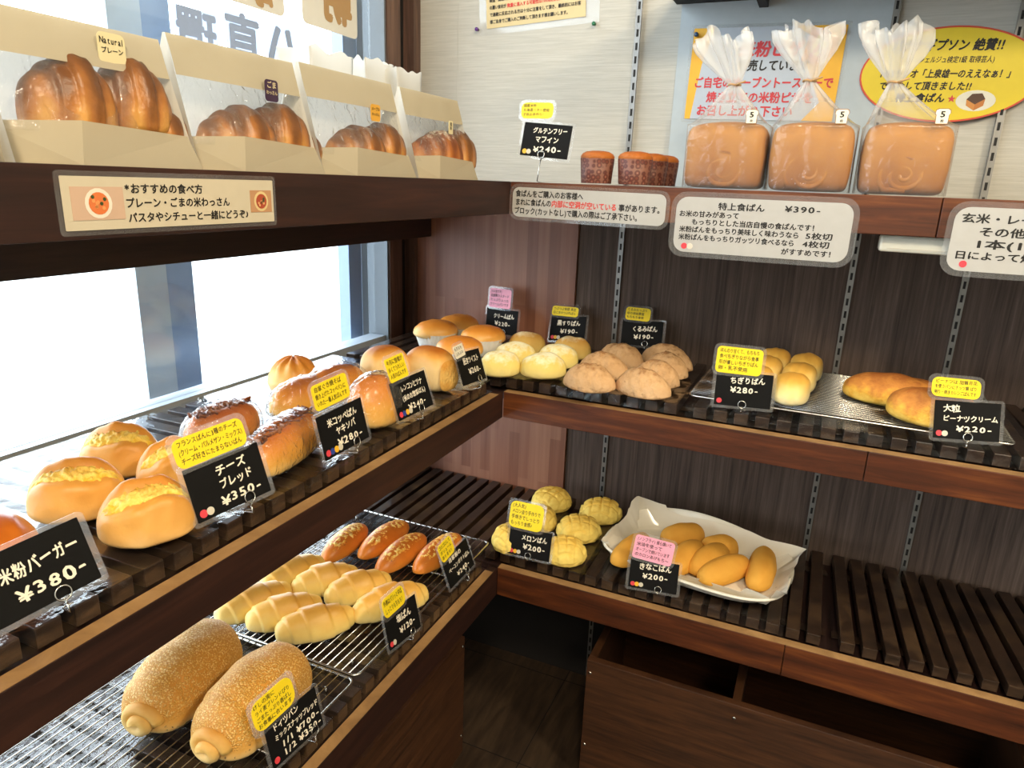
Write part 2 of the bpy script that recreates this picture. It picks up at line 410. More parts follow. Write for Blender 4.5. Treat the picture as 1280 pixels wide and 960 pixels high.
# slatted duckboards that the bread stands on
def slats_y(x0, x1, y0, y1, z, pitch=.034, w=.0225, ang=0, ang2=None):
    m = MB(); n = max(1, int((x1-x0)/pitch)); ym = (y0+y1)/2
    for k in range(n):
        x = x0+(k+.5)*pitch; a = ang if ang2 is None else ang+(ang2-ang)*k/max(1, n-1)
        mat = Matrix.Translation((x, ym, 0)) @ Matrix.Rotation(a, 4, 'Z')
        m.box((-w/2, (y0-y1)/2, z-.020), (w/2, (y1-y0)/2, z), mat=mat, bev=.0012)
    for y in (y0+.05, y1-.05): m.box((x0, y-.01, z-.022), (x1, y+.01, z-.0205))
    return m
def slats_x(y0, y1, x0, x1, z, pitch=.034, w=.0225):
    m = MB()
    for k in range(int((y1-y0)/pitch)):
        y = y0+(k+.5)*pitch; m.box((x0, y-w/2, z-.020), (x1, y+w/2, z), bev=.0012)
    for x in (x0+.05, x1-.05): m.box((x-.01, y0, z-.022), (x+.01, y1, z-.0205))
    return m
def rackobj(m, label): return tag(m.obj('slatted_rack', SLAT), label, 'slatted rack')
rackobj(slats_x(YN, -.004, -.385, -.022, SM), 'dark wooden slatted rack lying on the middle shelf by the window')
rackobj(slats_y(-.385, .345, .022, .345, SM), 'dark slatted rack in the corner of the middle shelf under the cream buns')
rackobj(slats_y(.346, .86, .022, .345, SM), 'dark slatted rack under the wire rack on the back middle shelf')
rackobj(slats_y(.862, 1.5, .022, .345, SM, ang=.04), 'dark slatted rack at the right end of the back middle shelf')
rackobj(slats_x(YN, -.004, -.385, -.022, SB), 'dark wooden slatted rack lying on the bottom shelf by the window')
rackobj(slats_y(-.385, .07, .022, .345, SB), 'dark slatted rack in the corner of the bottom shelf behind the melon buns')
rackobj(slats_y(.072, .62, .022, .345, SB), 'dark slatted rack under the white dish on the bottom shelf')
rackobj(slats_y(.63, 1.4, .022, .345, SB, ang=.04, ang2=.16), 'bare dark slatted rack at the right end of the bottom shelf')

# clear plastic sheets over the slats
def sheet(x0, y0, x1, y1, z, flap, label, seed):
    def fn(u, v):
        x = x0+(x1-x0)*u; y = y0+(y1-y0)*v; q = noise.noise(Vector((x*14, y*14, seed)))*.0011+noise.noise(Vector((x*45, y*45, seed)))*.0004
        return (x, y, z+.0022+q)
    m = MB(); nu = max(4, int(abs(x1-x0)/.008)); nv = max(4, int(abs(y1-y0)/.008)); m.grid(fn, nu, nv)
    if flap == 'x':
        def ff(u, v):
            a = fn(1, u); d = .020*v; return (x1+.0012+noise.noise(Vector((a[1]*20, d*60, seed)))*.0012, a[1], a[2]-d-.0002)
        m.grid(ff, nv, 5)
    if flap == 'y':
        def ff(u, v):
            a = fn(u, 0); d = .020*v; return (a[0], y0-.0012+noise.noise(Vector((a[0]*20, d*60, seed)))*.0012, a[2]-d-.0002)
        m.grid(ff, nu, 5)
    return tag(m.obj('plastic_sheet', FILM), label, 'plastic sheet')
sheet(-.388, -1.3, -.0205, -.012, SM, 'x', 'clear plastic sheet spread over the slats of the middle shelf by the window', 1)
sheet(-.37, .0195, .335, .33, SM, 'y', 'clear plastic sheet under the cream buns and walnut rolls in the middle shelf corner', 2)
sheet(.338, .0195, .86, .33, SM, 'y', 'clear plastic sheet under the wire rack on the back middle shelf', 3)
sheet(.02, .0195, .195, .26, SB, 'y', 'clear plastic sheet under the melon buns', 4)
sheet(.2, .0195, .55, .30, SB, 'y', 'clear plastic sheet under the white dish', 5)
sheet(-.388, -1.3, -.0205, .05, SB, 'x', 'clear plastic sheet under the cooling racks on the bottom shelf', 6)

# slotted standards on the back wall
for i, (x, wh) in enumerate(((.1115, 'nearest the corner'), (.5743, 'behind the loaves, second from the corner'), (.7637, 'third from the corner, at the right'))):
    m = MB(); y1 = DB-.0082; z0 = .52
    m.box((x-.0055, y1-.004, .0), (x+.0055, y1+.001, 2.1))
    for k in range(84):
        z = .03+k*.025
        if z < 2.08: m.box((x-.0022, y1-.0045, z), (x+.0022, y1-.0039, z+.0135), 1)
    tag(m.obj('slotted_standard', [DARKSTEEL, BLACK]), 'narrow metal slotted shelf standard on the back wall, %s' % wh, 'shelf standard')

# dark upper shelf at the top of the picture
m = MB().box((.185, DB-.25, 1.584), (1.3, DB-.0105, 1.604), bev=.0015)
t = thing('wall_shelf', 'black shelf high on the back wall above the loaves', 'shelf'); m.obj('shelf_board', BLACK, t)
b = MB()
for x in (.35, .9): b.box((x-.008, DB-.2, 1.57), (x+.008, DB-.012, 1.583))
b.obj('bracket', BLACK, t)

# white plastic case hanging under the top shelf
def lb(x0, x1, z0, z1): return MB().box((x0, .02, z0), (x1, .05, z1), bev=.004)
t = thing('plastic_case', 'white plastic case fixed under the top shelf beside the right price sign', 'case'); lb(.592, .86, 1.160, 1.1845).obj('body', plain('ivory_plastic', '#d9d6c8', .4), t)
MB().box((.602, .0192, 1.165), (.85, .0201, 1.166)).obj('seam', GREYD, t)

# storage bins on the floor
def bin_x(x0, x1, y0, y1, h, div, label):
    t = thing('storage_bin', label, 'storage bin'); T = .016
    MB().box((x0, y0, 0), (x1, y0+T, h), bev=.001).obj('front_panel', BIN, t)
    MB().box((x0, y1-T, 0), (x1, y1, h), bev=.001).obj('back_panel', BIN, t)
    for x in (x0, x1-T): MB().box((x, y0+T, 0), (x+T, y1-T, h), bev=.001).obj('side_panel', BIN, t)
    for x in div: MB().box((x-T/2, y0+T, 0), (x+T/2, y1-T, h-.002), bev=.001).obj('divider', BIN, t)
    MB().box((x0+T, y0+T, .01), (x1-T, y1-T, .02)).obj('base', BIN, t)
    for x in [x0+.008]+list(div)+[x1-.008]:
        for z in (h-.03, h-.21): MB().lathe([(.0035, 0), (.0035, .001), (.001, .0015)], 12, mat=Matrix.Translation((x, y0, z)) @ Matrix.Rotation(PI/2, 4, 'X')).obj('screw', STEEL, t)
    return t
bin_x(.194, .98, .035, .33, .30, (.49,), 'dark wooden open-topped storage bin on the floor under the back shelf')
t = thing('storage_bin', 'dark wooden storage bin on the floor under the window shelf', 'storage bin')
MB().box((-.076, -1.1, .012), (-.06, -.023, .31), bev=.001).obj('front_panel', BIN, t)
MB().box((-.36, -.039, .0), (-.0765, -.023, .31), bev=.001).obj('side_panel', BIN, t)
MB().box((-.36, -1.1, .0), (-.0765, -1.084, .31), bev=.001).obj('side_panel', BIN, t)
MB().box((-.376, -1.1, .0), (-.3605, -.023, .31), bev=.001).obj('back_panel', BIN, t)
MB().box((-.36, -1.083, .01), (-.0765, -.04, .02)).obj('base', BIN, t)
for z in (.29, .06): MB().lathe([(.0035, 0), (.0035, .001), (.001, .0015)], 12, mat=Matrix.Translation((-.06, -.031, z)) @ Matrix.Rotation(PI/2, 4, 'Y')).obj('screw', STEEL, t)

# ------------------------------------------------------------------ bread shapes
def roll(L, W, H, p=.8, nu=44, nv=32, flat=.28, fn=None, bend=0, amp=.02, sc=3, seed=0, low=.55, py=None):
    """long axis on x, stands on z=0"""
    m = MB(); hb = H*flat; ht = H-hb; py = py or p
    def g(uu, vv):
        th = 2*PI*uu; ph = PI*vv; u = -math.cos(ph); s = max(math.sin(ph), 1e-4)
        ry = s**py; rz = s**p; c, q = math.cos(th), math.sin(th)
        k = 1+amp*noise.noise(Vector((u*sc+seed*7.3, c*sc*.6, q*sc*.6+seed)))*2
        if fn: k *= fn(u, th)
        y = c*ry*W/2*k; z = (q*rz*ht*k if q > 0 else -(abs(q)**low)*rz*hb)
        return (u*L/2, y+bend*L*(u*u-.3), z+hb)
    return m.grid(g, nv, nu, closed_u=True)
def put(name, label, cat, p1, p2, z, W, H, group, make, mat, flip=False, dz=0, Lmin=0):
    a = at(*p1, z=z+H*.45); b = at(*p2, z=z+H*.45); c = (a+b)/2; d = b-a; L = max(d.length, Lmin)
    ang = math.atan2(d.y, d.x)+(PI if flip else 0)
    t = thing(name, label, cat, (c.x, c.y, z+dz), ang, group)
    make(t, L, W, H, mat); return t
REST_M, REST_B, REST_RM, REST_RB = SM+.0032, SB+.0032, SM+.0185, SB+.0185   # on the sheets / on the wire racks

# crusts
CHEESE_C = crust('cheese_roll_crust', [(.05, '#e6bc7c'), (.4, '#e0a654'), (.75, '#d69440'), (1, '#c67e30')], .45, 22, .35, .2, 90)
CHEESE_F = crust('melted_cheese', [(.0, '#e0a838'), (.4, '#eabf3c'), (.7, '#f4d46a'), (1, '#cf9a3a')], .45, 80, .6, .8, 160)
BUN_C = crust('glossy_bun_crust', [(.05, '#e0a85c'), (.4, '#d6873a'), (.8, '#c0661f'), (1, '#a8541a')], .28, 18, .3, .15, 60)
COPPE_C = crust('egg_glazed_crust', [(.05, '#efc878'), (.35, '#e8a63c'), (.7, '#d98526'), (1, '#b9601c')], .25, 18, .35, .15, 70)
NOODLE = crust('brown_noodles', [(.0, '#4a2412'), (.5, '#7a3f1c'), (1, '#a8632c')], .3, 120, .6, 1, 200)
PLEAT_C = crust('pleated_bun_crust', [(.1, '#eed39a'), (.45, '#e6b460'), (.75, '#d98f36'), (1, '#c07028')], .4, 14, .35, .2, 60)
CUBE_C = crust('mini_loaf_crust', [(.0, '#ecd09a'), (.6, '#ecc888'), (.82, '#e0a24a'), (.97, '#b86a22')], .5, 14, .18, .2, 90)
CRUMB = crust('torn_crumb', [(.0, '#d99f48'), (.5, '#e4b866'), (1, '#cf9038')], .7, 70, .6, .8, 150)
CREAM_C = crust('cream_bun_crust', [(.15, '#f0cd92'), (.45, '#e8ab55'), (.75, '#d98a34'), (1, '#cc7a2c')], .38, 12, .3, .15, 60)
PALE_C = crust('floury_pale_crust', [(.05, '#f2e09a'), (.5, '#f0d980'), (1, '#e8c660')], .7, 26, .3, .35, 120, .2, ('#f8f0cc', 55, .30))
PALE_B = crust('floury_pale_crust_browned', [(.05, '#eed890'), (.45, '#e6c470'), (.9, '#d59c4a')], .7, 20, .35, .25, 120, .2, ('#f6ecc4', 40, .4))
WALNUT_C = crust('walnut_roll_crust', [(.0, '#a87c52'), (.2, '#d8b288'), (.6, '#d4aa7c'), (.9, '#c49a6c'), (1, '#a87a50')], .75, 90, .6, .9, 120, .2)
CHIG_C = crust('pull_apart_crust', [(.1, '#efe2b4'), (.5, '#eed58a'), (.8, '#e2b050'), (1, '#d3973c')], .45, 14, .2, .15, 80)
PEA_C = crust('peanut_roll_crust', [(.05, '#edc660'), (.35, '#e2aa42'), (.6, '#c8843a'), (1, '#a4602a')], .65, 60, .55, .8, 140, .25)
SALT_C = crust('salt_roll_crust', [(.05, '#f4e2a0'), (.4, '#f2d27c'), (.72, '#e6b254'), (1, '#d09238')], .42, 20, .35, .15, 90, .4)
BACON_C = crust('bacon_roll_crust', [(.05, '#e0913c'), (.5, '#d47c2c'), (1, '#b86220')], .35, 30, .3, .2, 90)
TOPPING = crust('mayo_topping', [(.1, '#9a5a26'), (.32, '#d98a34'), (.55, '#eab650'), (.78, '#f2d488'), (1, '#dca03e')], .4, 130, 1.0, .8, 160)
MELON_C = crust('melon_bun_crust', [(.05, '#f2d470'), (.5, '#f4d874'), (1, '#ecc258')], .75, 60, .4, .5, 180, .2)
KINAKO_C = crust('kinako_crust', [(.05, '#e0a63e'), (.5, '#e0a646'), (1, '#d2963c')], .75, 30, .35, .25, 160, .2)
CROIS_C = crust('croissant_crust', [(.05, '#cc984e'), (.35, '#a56a32'), (.6, '#714520'), (1, '#4e2e18')], .35, 24, .4, .5, 80, .4, None, (12, .3))
CROIS_P = crust('sugared_croissant_crust', [(.05, '#c48a44'), (.35, '#a8642a'), (.65, '#7a3f1a'), (1, '#63341a')], .5, 24, .35, .3, 80, .4, ('#efe4d2', 120, .42), (12, .3))
LOAF_C = crust('tin_loaf_crust', [(.0, '#804a14'), (.4, '#9c6424'), (.75, '#ae7630'), (1, '#824e18')], .6, 16, .45, .3, 60, .2)
MUFF_C = crust('muffin_top_crust', [(.0, '#a8641f'), (.6, '#aa5c18'), (1, '#984f14')], .6, 60, .5, .6, 120)
def sesame():
    t = NT('sesame_crust'); p = t.principled(.6); o = t.coord(); g = t.coord('Generated'); sep = t.n('ShaderNodeSeparateXYZ'); t.l(g, sep.inputs[0])
    vo = t.n('ShaderNodeTexVoronoi'); vo.inputs['Scale'].default_value = 420; t.l(o, vo.inputs['Vector'])
    nz = t.noise(o, 20, 4); big = t.math('ADD', sep.outputs[2], t.math('MULTIPLY', t.math('SUBTRACT', nz, .5), .35))
    base = t.ramp(big, [(.1, '#f0d090'), (.3, '#e2a850'), (.6, '#cf8f38')])
    sc = t.n('ShaderNodeSeparateColor'); t.l(vo.outputs['Color'], sc.inputs[0])
    seed = t.ramp(sc.outputs[0], [(.0, '#d39c44'), (.5, '#ecba62'), (1, '#f8d894')])
    dot = t.ramp(vo.outputs['Distance'], [(.35, '#ffffff'), (.6, '#000000')]); cov = t.ramp(big, [(.3, '#000000'), (.46, '#ffffff')])
    fac = t.math('MULTIPLY', dot, cov); spots = t.ramp(t.noise(o, 260, 2), [(.66, '#000000'), (.7, '#ffffff')])
    col = t.mix(t.math('MULTIPLY', spots, t.math('SUBTRACT', 1.0, cov)), base, '#5a3a1c')
    t.l(t.mix(fac, col, seed), p.inputs['Base Color']); t.l(t.bump(fac, .9, .0015), p.inputs['Normal']); return t.fin(p.outputs[0])
SESAME_C = sesame()

sd = [0]
def S(): sd[0] += 1; return sd[0]
def mk_cheese(t, L, W, H, mat):
    """oval roll split open along the top, the split facing the aisle, filled with cheese"""
    c0 = PI/2+.38; sd_ = S()
    def fn(u, th):
        e = max(0, 1-u*u); cc = c0+.12*math.sin(3*u+sd_)
        return 1-.20*math.exp(-((th-cc)/.30)**2)*e**.5+.07*math.exp(-((abs(th-cc)-.52)/.16)**2)*e
    roll(L, W, H, .88, nu=60, nv=64, fn=fn, amp=.04, seed=sd_, py=.85, flat=.25).obj('crust', mat, t)
    m = MB(); hb = H*.25; ht = H-hb
    def g(a, v):
        u = (a-.5)*1.84; e = max(0, 1-u*u); sn = math.sqrt(e); th = c0+.12*math.sin(3*u+sd_)+(v-.5)*.86*min(1, 1.6*sn)
        k = .87+.06*math.cos((v-.5)*PI)+.075*noise.noise(Vector((u*9, v*6, sd_)))+.05*noise.noise(Vector((u*24, v*14, sd_)))
        return (u*L/2, math.cos(th)*sn**.85*W/2*k, hb+math.sin(th)*sn**.88*ht*k)
    m.grid(g, 64, 22); m.obj('cheese_filling', CHEESE_F, t)
def mk_bun(t, L, W, H, mat):
    roll(L, W, H, .9, amp=.03, flat=.25, seed=S()).obj('crust', mat, t)
def wrapper(t, L, W, H, p=.75, k=1.07):
    s = S()
    def fn(u, th): return 1+.05*noise.noise(Vector((u*9, math.cos(th)*4, math.sin(th)*4+s)))+.02*noise.noise(Vector((u*25, math.cos(th)*10, math.sin(th)*10+s)))
    roll(L*k+.004, W*k, H*k, p, nu=52, nv=40, fn=fn, amp=0).obj('wrapper', WRAP, t)
def mk_yaki(t, L, W, H, mat):
    def fn(u, th): return 1-.2*math.exp(-((th-PI/2)/.3)**2)*(1-u*u)
    roll(L, W, H, .62, fn=fn, amp=.025, seed=S()).obj('crust', mat, t)
    m = MB(); s = S()
    for k in range(26):
        x = random.uniform(-.36, .36)*L; y = random.uniform(-.16, .16)*W; pts = []
        for i in range(7): pts.append((x+(i-3)*L*.03+random.uniform(-.003, .003), y+random.uniform(-.006, .006), H*.86+random.uniform(-.002, .005)))
        m.tube(pts, .0021, 5)
    m.obj('noodle_filling', NOODLE, t); wrapper(t, L, W, H, .62)
def mk_wrapped(t, L, W, H, mat):
    roll(L, W, H, .62, amp=.025, seed=S()).obj('crust', mat, t); wrapper(t, L, W, H, .62)
def mk_pleat(t, L, W, H, mat):
    def fn(u, th): return 1
    n = 64; m = MB(); s = S(); R = L/2
    prof = [(0.02, .0), (.7, .0), (.93, .1), (1.0, .3), (.95, .5), (.8, .72), (.58, .88), (.34, .97), (.14, 1.0), (.02, .985)]
    fine = []
    for i in range(len(prof)-1):
        for q in range(3): f = q/3; fine.append((prof[i][0]*(1-f)+prof[i+1][0]*f, prof[i][1]*(1-f)+prof[i+1][1]*f))
    fine.append(prof[-1])
    def g(u, v):
        r, z = fine[round(v*(len(fine)-1))]; a = 2*PI*u; pl = max(0, (z-.45)/.55)
        k = 1+.07*pl*math.cos(9*a+3*z)+.03*noise.noise(Vector((math.cos(a)*2, math.sin(a)*2, z*2+s)))
        return (r*R*k*math.cos(a), r*R*k*math.sin(a), H*(z*(1+.05*pl*math.cos(9*a+3*z))))
    m.grid(g, n, len(fine), closed_u=True); m.obj('crust', mat, t)
def cubeform(L, W, H, dome=.18, seed=0, e=4.5):
    m = MB()
    def g(u, v):
        th = 2*PI*u; ph = PI*(v-.5); c, s = math.cos(th), math.sin(th); cp, sp = math.cos(ph), math.sin(ph)
        d = (abs(c*cp)**e+abs(s*cp)**e+abs(sp)**e)**(-1/e)
        x, y, z = c*cp*d, s*cp*d, sp*d
        z = (z+1)/2*(1-dome); z += dome*max(0, z/(1-dome))**4*(1-.55*(x*x+y*y)*.5) if z > 0 else 0
        k = 1+.025*noise.noise(Vector((x*2+seed, y*2, z*3)))+(.04*math.sin(PI*min(1, z*1.05)))
        return (x*L/2*k*.96, y*W/2*k*.96, z*H)
    m.grid(g, 56, 40, closed_u=True); return m
def mk_cube(t, L, W, H, mat): cubeform(L, W, H, .2, S(), 3.6).obj('crust', mat, t)
def mk_cube_torn(t, L, W, H, mat):
    cubeform(L, W, H, .2, S(), 3.6).obj('crust', mat, t); m = MB(); s = S()
    def g(u, v):
        a = 2*PI*u; r = v; e = (abs(math.cos(a))**3+abs(math.sin(a))**3)**(-1/3)
        y = math.cos(a)*r*e*W*.40; z = H*.42+math.sin(a)*r*e*H*.36; q = noise.noise(Vector((y*260, z*260, s)))*.0018
        return (L*.475+.0045*(1-r**6)+q*(1-r**8), y, z)
    m.grid(g, 48, 16, closed_u=True); m.obj('torn_side', CRUMB, t)
def mk_cream(t, L, W, H, mat):
    R = L/2*.86; n = 72; hc = H*.56; m = MB()
    def fn(a, j): return 1+(.045*(1 if int(a/(2*PI)*n) % 2 else -1) if j in (1, 2) else 0)
    m.lathe([(R*.78, 0), (R*.80, .0006), (R*1.04, hc), (R*1.0, hc-.001), (R*.7, .003)], n, fn=lambda a, j: 1+(.03*math.cos(a*36) if j in (1, 2, 3) else 0)); m.obj('paper_cup', CUP, t)
    o = roll(L, W, H*.68, .85, flat=.35, amp=.03, seed=S()); 
    o.v = [(x, y, z+H*.32) for x, y, z in o.v]; o.obj('crust', mat, t)
def mk_oval(t, L, W, H, mat):
    sh = random.uniform(-.3, .3)
    def fn(u, th): return 1-.05*math.exp(-((th-PI/2-.5*u-sh)/.14)**2)*(1-u*u)
    roll(L, W, H, .72, fn=fn, amp=.045, sc=2, seed=S(), flat=.3).obj('crust', mat, t)
def mk_walnut(t, L, W, H, mat):
    s = S()
    def fn(u, th): return 1+.05*noise.noise(Vector((u*7, math.cos(th)*4, math.sin(th)*4+s)))+.025*noise.noise(Vector((u*19, math.cos(th)*10, math.sin(th)*10+s)))
    roll(L, W, H, 1.15, fn=fn, amp=.05, sc=3, seed=s, nu=56, nv=40, flat=.22, py=1.05).obj('crust', mat, t)
def mk_chig(t, L, W, H, mat):
    for k in range(3):
        def fn(u, th): return 1
        o = roll(W, L/3*1.12, H, .45, amp=.03, seed=S(), flat=.35, py=.6); x0 = (k-1)*L/3
        o.v = [(x0+y*.98, x, z) for x, y, z in o.v]; o.f = [q[::-1] for q in o.f]; o.obj('segment', mat, t)
def mk_long(t, L, W, H, mat):
    roll(L, W, H, .75, amp=.06, sc=2.5, seed=S(), flat=.35, bend=.02).obj('crust', mat, t)
def mk_sesame(t, L, W, H, mat):
    s = S()
    def fn(u, th):
        a = .05*math.exp(-((u+.62)/.06)**2)
        return 1-a+.03*noise.noise(Vector((u*3, math.cos(th)*2, math.sin(th)*2+s)))
    roll(L, W, H, .42, nu=60, nv=44, fn=fn, amp=.015, seed=s, flat=.3).obj('crust', mat, t)
    m = MB(); pts = []
    for i in range(40):
        f = i/39; a = f*1.5*2*PI; r = .003+.019*f; pts.append((-L*.485-.010*(1-f)-.002, r*math.cos(a)*1.1, H*.36+r*math.sin(a)*.95))
    m.tube(pts, .0085, 8)
    m.obj('rolled_end', crust('rolled_end_crust', [(.0, '#e8cf98'), (.5, '#dcb060'), (1, '#c48a3c')], .6, 30, .4, .3, 100), t)
def mk_salt(t, L, W, H, mat):
    s = S()
    def fn(u, th):
        k = 1.0; ph = u+.10*math.cos(th-.6)
        for c, d in ((-.72, .10), (-.30, .09), (.30, .09), (.72, .10)):
            k += d*.75*(math.tanh((ph-c)/.014) if c < 0 else math.tanh((c-ph)/.014))
        return k*.82
    roll(L, W, H, .50, nu=90, nv=36, fn=fn, amp=.02, seed=s, flat=.3, bend=random.uniform(-.02, .05)).obj('crust', mat, t)
def mk_bacon(t, L, W, H, mat):
    roll(L, W, H, 1.0, amp=.015, seed=S(), py=.95).obj('crust', mat, t)
    m = MB(); q0 = S(); hb = H*.28; ht = H-hb
    def g(a, v):
        u = (a-.5)*1.72; e = max(0, 1-u*u); sn = math.sqrt(e); th = PI/2+.15+(v-.5)*1.75*(1-.3*u*u)
        edge = min(1, 6*v, 6*(1-v), 8*a, 8*(1-a)); n = noise.noise(Vector((u*11, v*7, q0)))+.6*noise.noise(Vector((u*30, v*16, q0)))
        k = .955+edge*(.04+.075*n)
        return (u*L/2*(1+.01*n), math.cos(th)*sn**.95*W/2*k, hb+math.sin(th)*sn*ht*k)
    m.grid(g, 70, 30); m.obj('topping', TOPPING, t)
def mk_melon(t, L, W, H, mat):
    m = MB(); s = S(); a0 = random.uniform(0, 1)
    def g(u, v):
        th = 2*PI*u
        if v < .2: r = v/.2*.9; z = 0
        else: f = (v-.2)/.8; r = math.cos(f*PI/2)**.75 if f > .12 else .9+.1*f/.12; r = min(r, 1); z = math.sin(f*PI/2)**.85
        x, y = r*math.cos(th), r*math.sin(th)
        p, q = x*math.cos(a0)-y*math.sin(a0), x*math.sin(a0)+y*math.cos(a0)
        gr = max(math.exp(-((((p*2.4+.5) % 1)-.5)/.075)**2), math.exp(-((((q*2.4+.5) % 1)-.5)/.075)**2))
        k = 1-.075*gr*(z > .12)+.035*noise.noise(Vector((x*5, y*5, z*5+s)))
        return (x*L/2*k, y*W/2*k, z*H*k)
    m.grid(g, 96, 60, closed_u=True); m.obj('crust', mat, t)
def mk_kinako(t, L, W, H, mat): roll(L, W, H, .68, amp=.04, sc=2, seed=S(), flat=.35, bend=.015).obj('crust', mat, t)

# --- middle shelf by the window
Z = REST_M; G = 'cheese rolls by the window'
for p1, p2, lab in (((31, 622), (158, 603), 'golden split roll with yellow cheese, leftmost of the four by the window'),
                    ((100, 566), (199, 562), 'golden split roll with yellow cheese, rearmost of the four, nearest the window glass'),
                    ((119, 650), (246, 628), 'golden split roll with yellow cheese, frontmost of the four beside the 350 yen card'),
                    ((169, 592), (262, 578), 'golden split roll with yellow cheese, mostly hidden behind the 350 yen card')):
    put('cheese_roll', lab, 'bread', p1, p2, Z, .078, .062, G, mk_cheese, CHEESE_C)
put('burger_bun', 'round glossy brown burger bun cut off at the left edge behind the 380 yen card', 'bread', (-62, 700), (50, 668), Z, .105, .055, None, mk_bun, BUN_C)
put('noodle_roll', 'film-wrapped long roll filled with dark fried noodles, beside the 350 yen card', 'bread', (314, 582), (389, 527), Z, .062, .058, None, mk_yaki, COPPE_C)
put('noodle_roll', 'film-wrapped noodle roll peeking out behind the yellow note of the 350 yen card', 'bread', (236, 545), (316, 516), Z, .062, .056, None, mk_yaki, BUN_C)
put('wrapped_roll', 'film-wrapped roll left of the yellow note on the 280 yen noodle card', 'bread', (343, 508), (412, 484), Z, .06, .054, None, mk_wrapped, COPPE_C)
put('pleated_bun', 'round pale bun with pleated top nearest the window glass', 'bread', (334, 470), (400, 468), Z, .09, .058, None, mk_pleat, PLEAT_C)
put('wrapped_roll', 'film-wrapped orange roll behind the yellow note on the 280 yen noodle card', 'bread', (384, 492), (451, 472), Z, .068, .062, None, mk_wrapped, COPPE_C)
put('wrapped_roll', 'plump orange roll in clear film between the 280 and 240 yen cards', 'bread', (442, 512), (493, 496), Z, .07, .078, None, mk_wrapped, COPPE_C)
put('mini_loaf', 'tall pale square mini loaf with browned top behind the yellow lotus root note', 'bread', (456, 466), (506, 458), Z, .066, .078, 'mini loaves', mk_cube, CUBE_C)
put('mini_loaf', 'square mini loaf with a torn golden side, between the 240 and 260 yen cards', 'bread', (513, 456), (563, 468), Z, .062, .076, 'mini loaves', mk_cube_torn, CUBE_C)
# --- corner and back of the middle shelf
G = 'cream buns in paper cups'
for p1, p2, lab in (((519, 421), (570, 416), 'cream bun in a white paper cup, leftmost of the four in the corner'),
                    ((549, 413), (596, 409), 'cream bun in a white paper cup, rearmost of the four in the corner'),
                    ((577, 427), (630, 424), 'browner cream bun in a cup, beside the pink-noted 220 yen card'),
                    ((545, 442), (603, 440), 'cream bun in a white paper cup, partly behind the 260 yen card')):
    put('cream_bun', lab, 'bread', p1, p2, Z, .080, .062, G, mk_cream, CREAM_C)
G = 'pale oval buns before the 190 yen card'; GL = 'pale floury oval bun in the %s row, %s'
for i, (p1, p2) in enumerate((((600, 456), (650, 455)), ((618, 444), (670, 444)), ((636, 429), (682, 431)), ((650, 457), (708, 459)), ((672, 445), (723, 448)), ((693, 433), (738, 439)))):
    put('oval_bun', GL % ('left' if i < 3 else 'right', ('front bun', 'middle bun', 'rear browned bun')[i % 3]), 'bread', p1, p2, Z, .062, .05, G, mk_oval, PALE_B if i % 3 == 2 else PALE_C)
G = 'walnut rolls'
for p1, p2, lab in (((705, 468), (770, 478), 'rough beige walnut roll at the front of the left row'), ((724, 453), (786, 464), 'rough beige walnut roll second in the left row'),
                    ((750, 440), (804, 452), 'rough beige walnut roll at the rear of the left row, before the walnut card'),
                    ((771, 473), (839, 487), 'rough beige walnut roll at the front of the right row, near the shelf edge'), ((794, 462), (849, 475), 'rough beige walnut roll second in the right row'),
                    ((806, 453), (860, 464), 'rough beige walnut roll third in the right row'), ((804, 440), (865, 456), 'rough beige walnut roll at the rear of the right row')):
    put('walnut_roll', lab, 'bread', p1, p2, Z, .062, .052, G, mk_walnut, WALNUT_C)
Z = REST_RM
for p1, p2, lab in (((938, 482), (973, 448), 'pale pull-apart bread of three bumps, left one, half behind the 280 yen card'), ((984, 494), (1011, 455), 'pale pull-apart bread of three bumps, right one on the wire rack')):
    put('pull_apart_bread', lab, 'bread', p1, p2, Z, .058, .052, 'pull-apart breads', mk_chig, CHIG_C)
put('peanut_roll', 'long brown-topped peanut roll lying at the rear of the wire rack', 'bread', (1054, 482), (1178, 496), Z, .07, .055, 'peanut rolls', mk_long, PEA_C)
put('peanut_roll', 'long brown-topped peanut roll at the front, half behind the peanut cream card', 'bread', (1108, 502), (1226, 520), Z, .075, .06, 'peanut rolls', mk_long, PEA_C)
# --- bottom shelf by the window
for p1, p2, lab in (((176, 893), (278, 792), 'big sesame-crusted loaf on the left, half under the middle shelf edge'), ((262, 925), (366, 822), 'big sesame-crusted loaf on the right, behind the 700 yen card')):
    put('sesame_loaf', lab, 'bread', p1, p2, REST_RB, .108, .092, 'sesame loaves', mk_sesame, SESAME_C)
G = 'salt rolls'
for p1, p2, lab in (((326, 732), (404, 700), 'pale salt roll of the rear row, leftmost, partly under the shelf edge'), ((364, 735), (448, 714), 'pale salt roll second in the rear row'),
                    ((406, 746), (488, 722), 'pale salt roll third in the rear row'), ((440, 766), (533, 736), 'pale salt roll at the right end of the rear row, behind the salt roll card'),
                    ((270, 770), (364, 734), 'pale salt roll at the left of the front row, under the shelf edge'), ((307, 776), (403, 752), 'pale salt roll in the middle of the front row'),
                    ((344, 790), (443, 766), 'pale salt roll at the right of the front row, nearest the sesame loaves')):
    put('salt_roll', lab, 'bread', p1, p2, REST_RB, .058, .052, G, mk_salt, SALT_C)
G = 'mayonnaise-topped rolls'
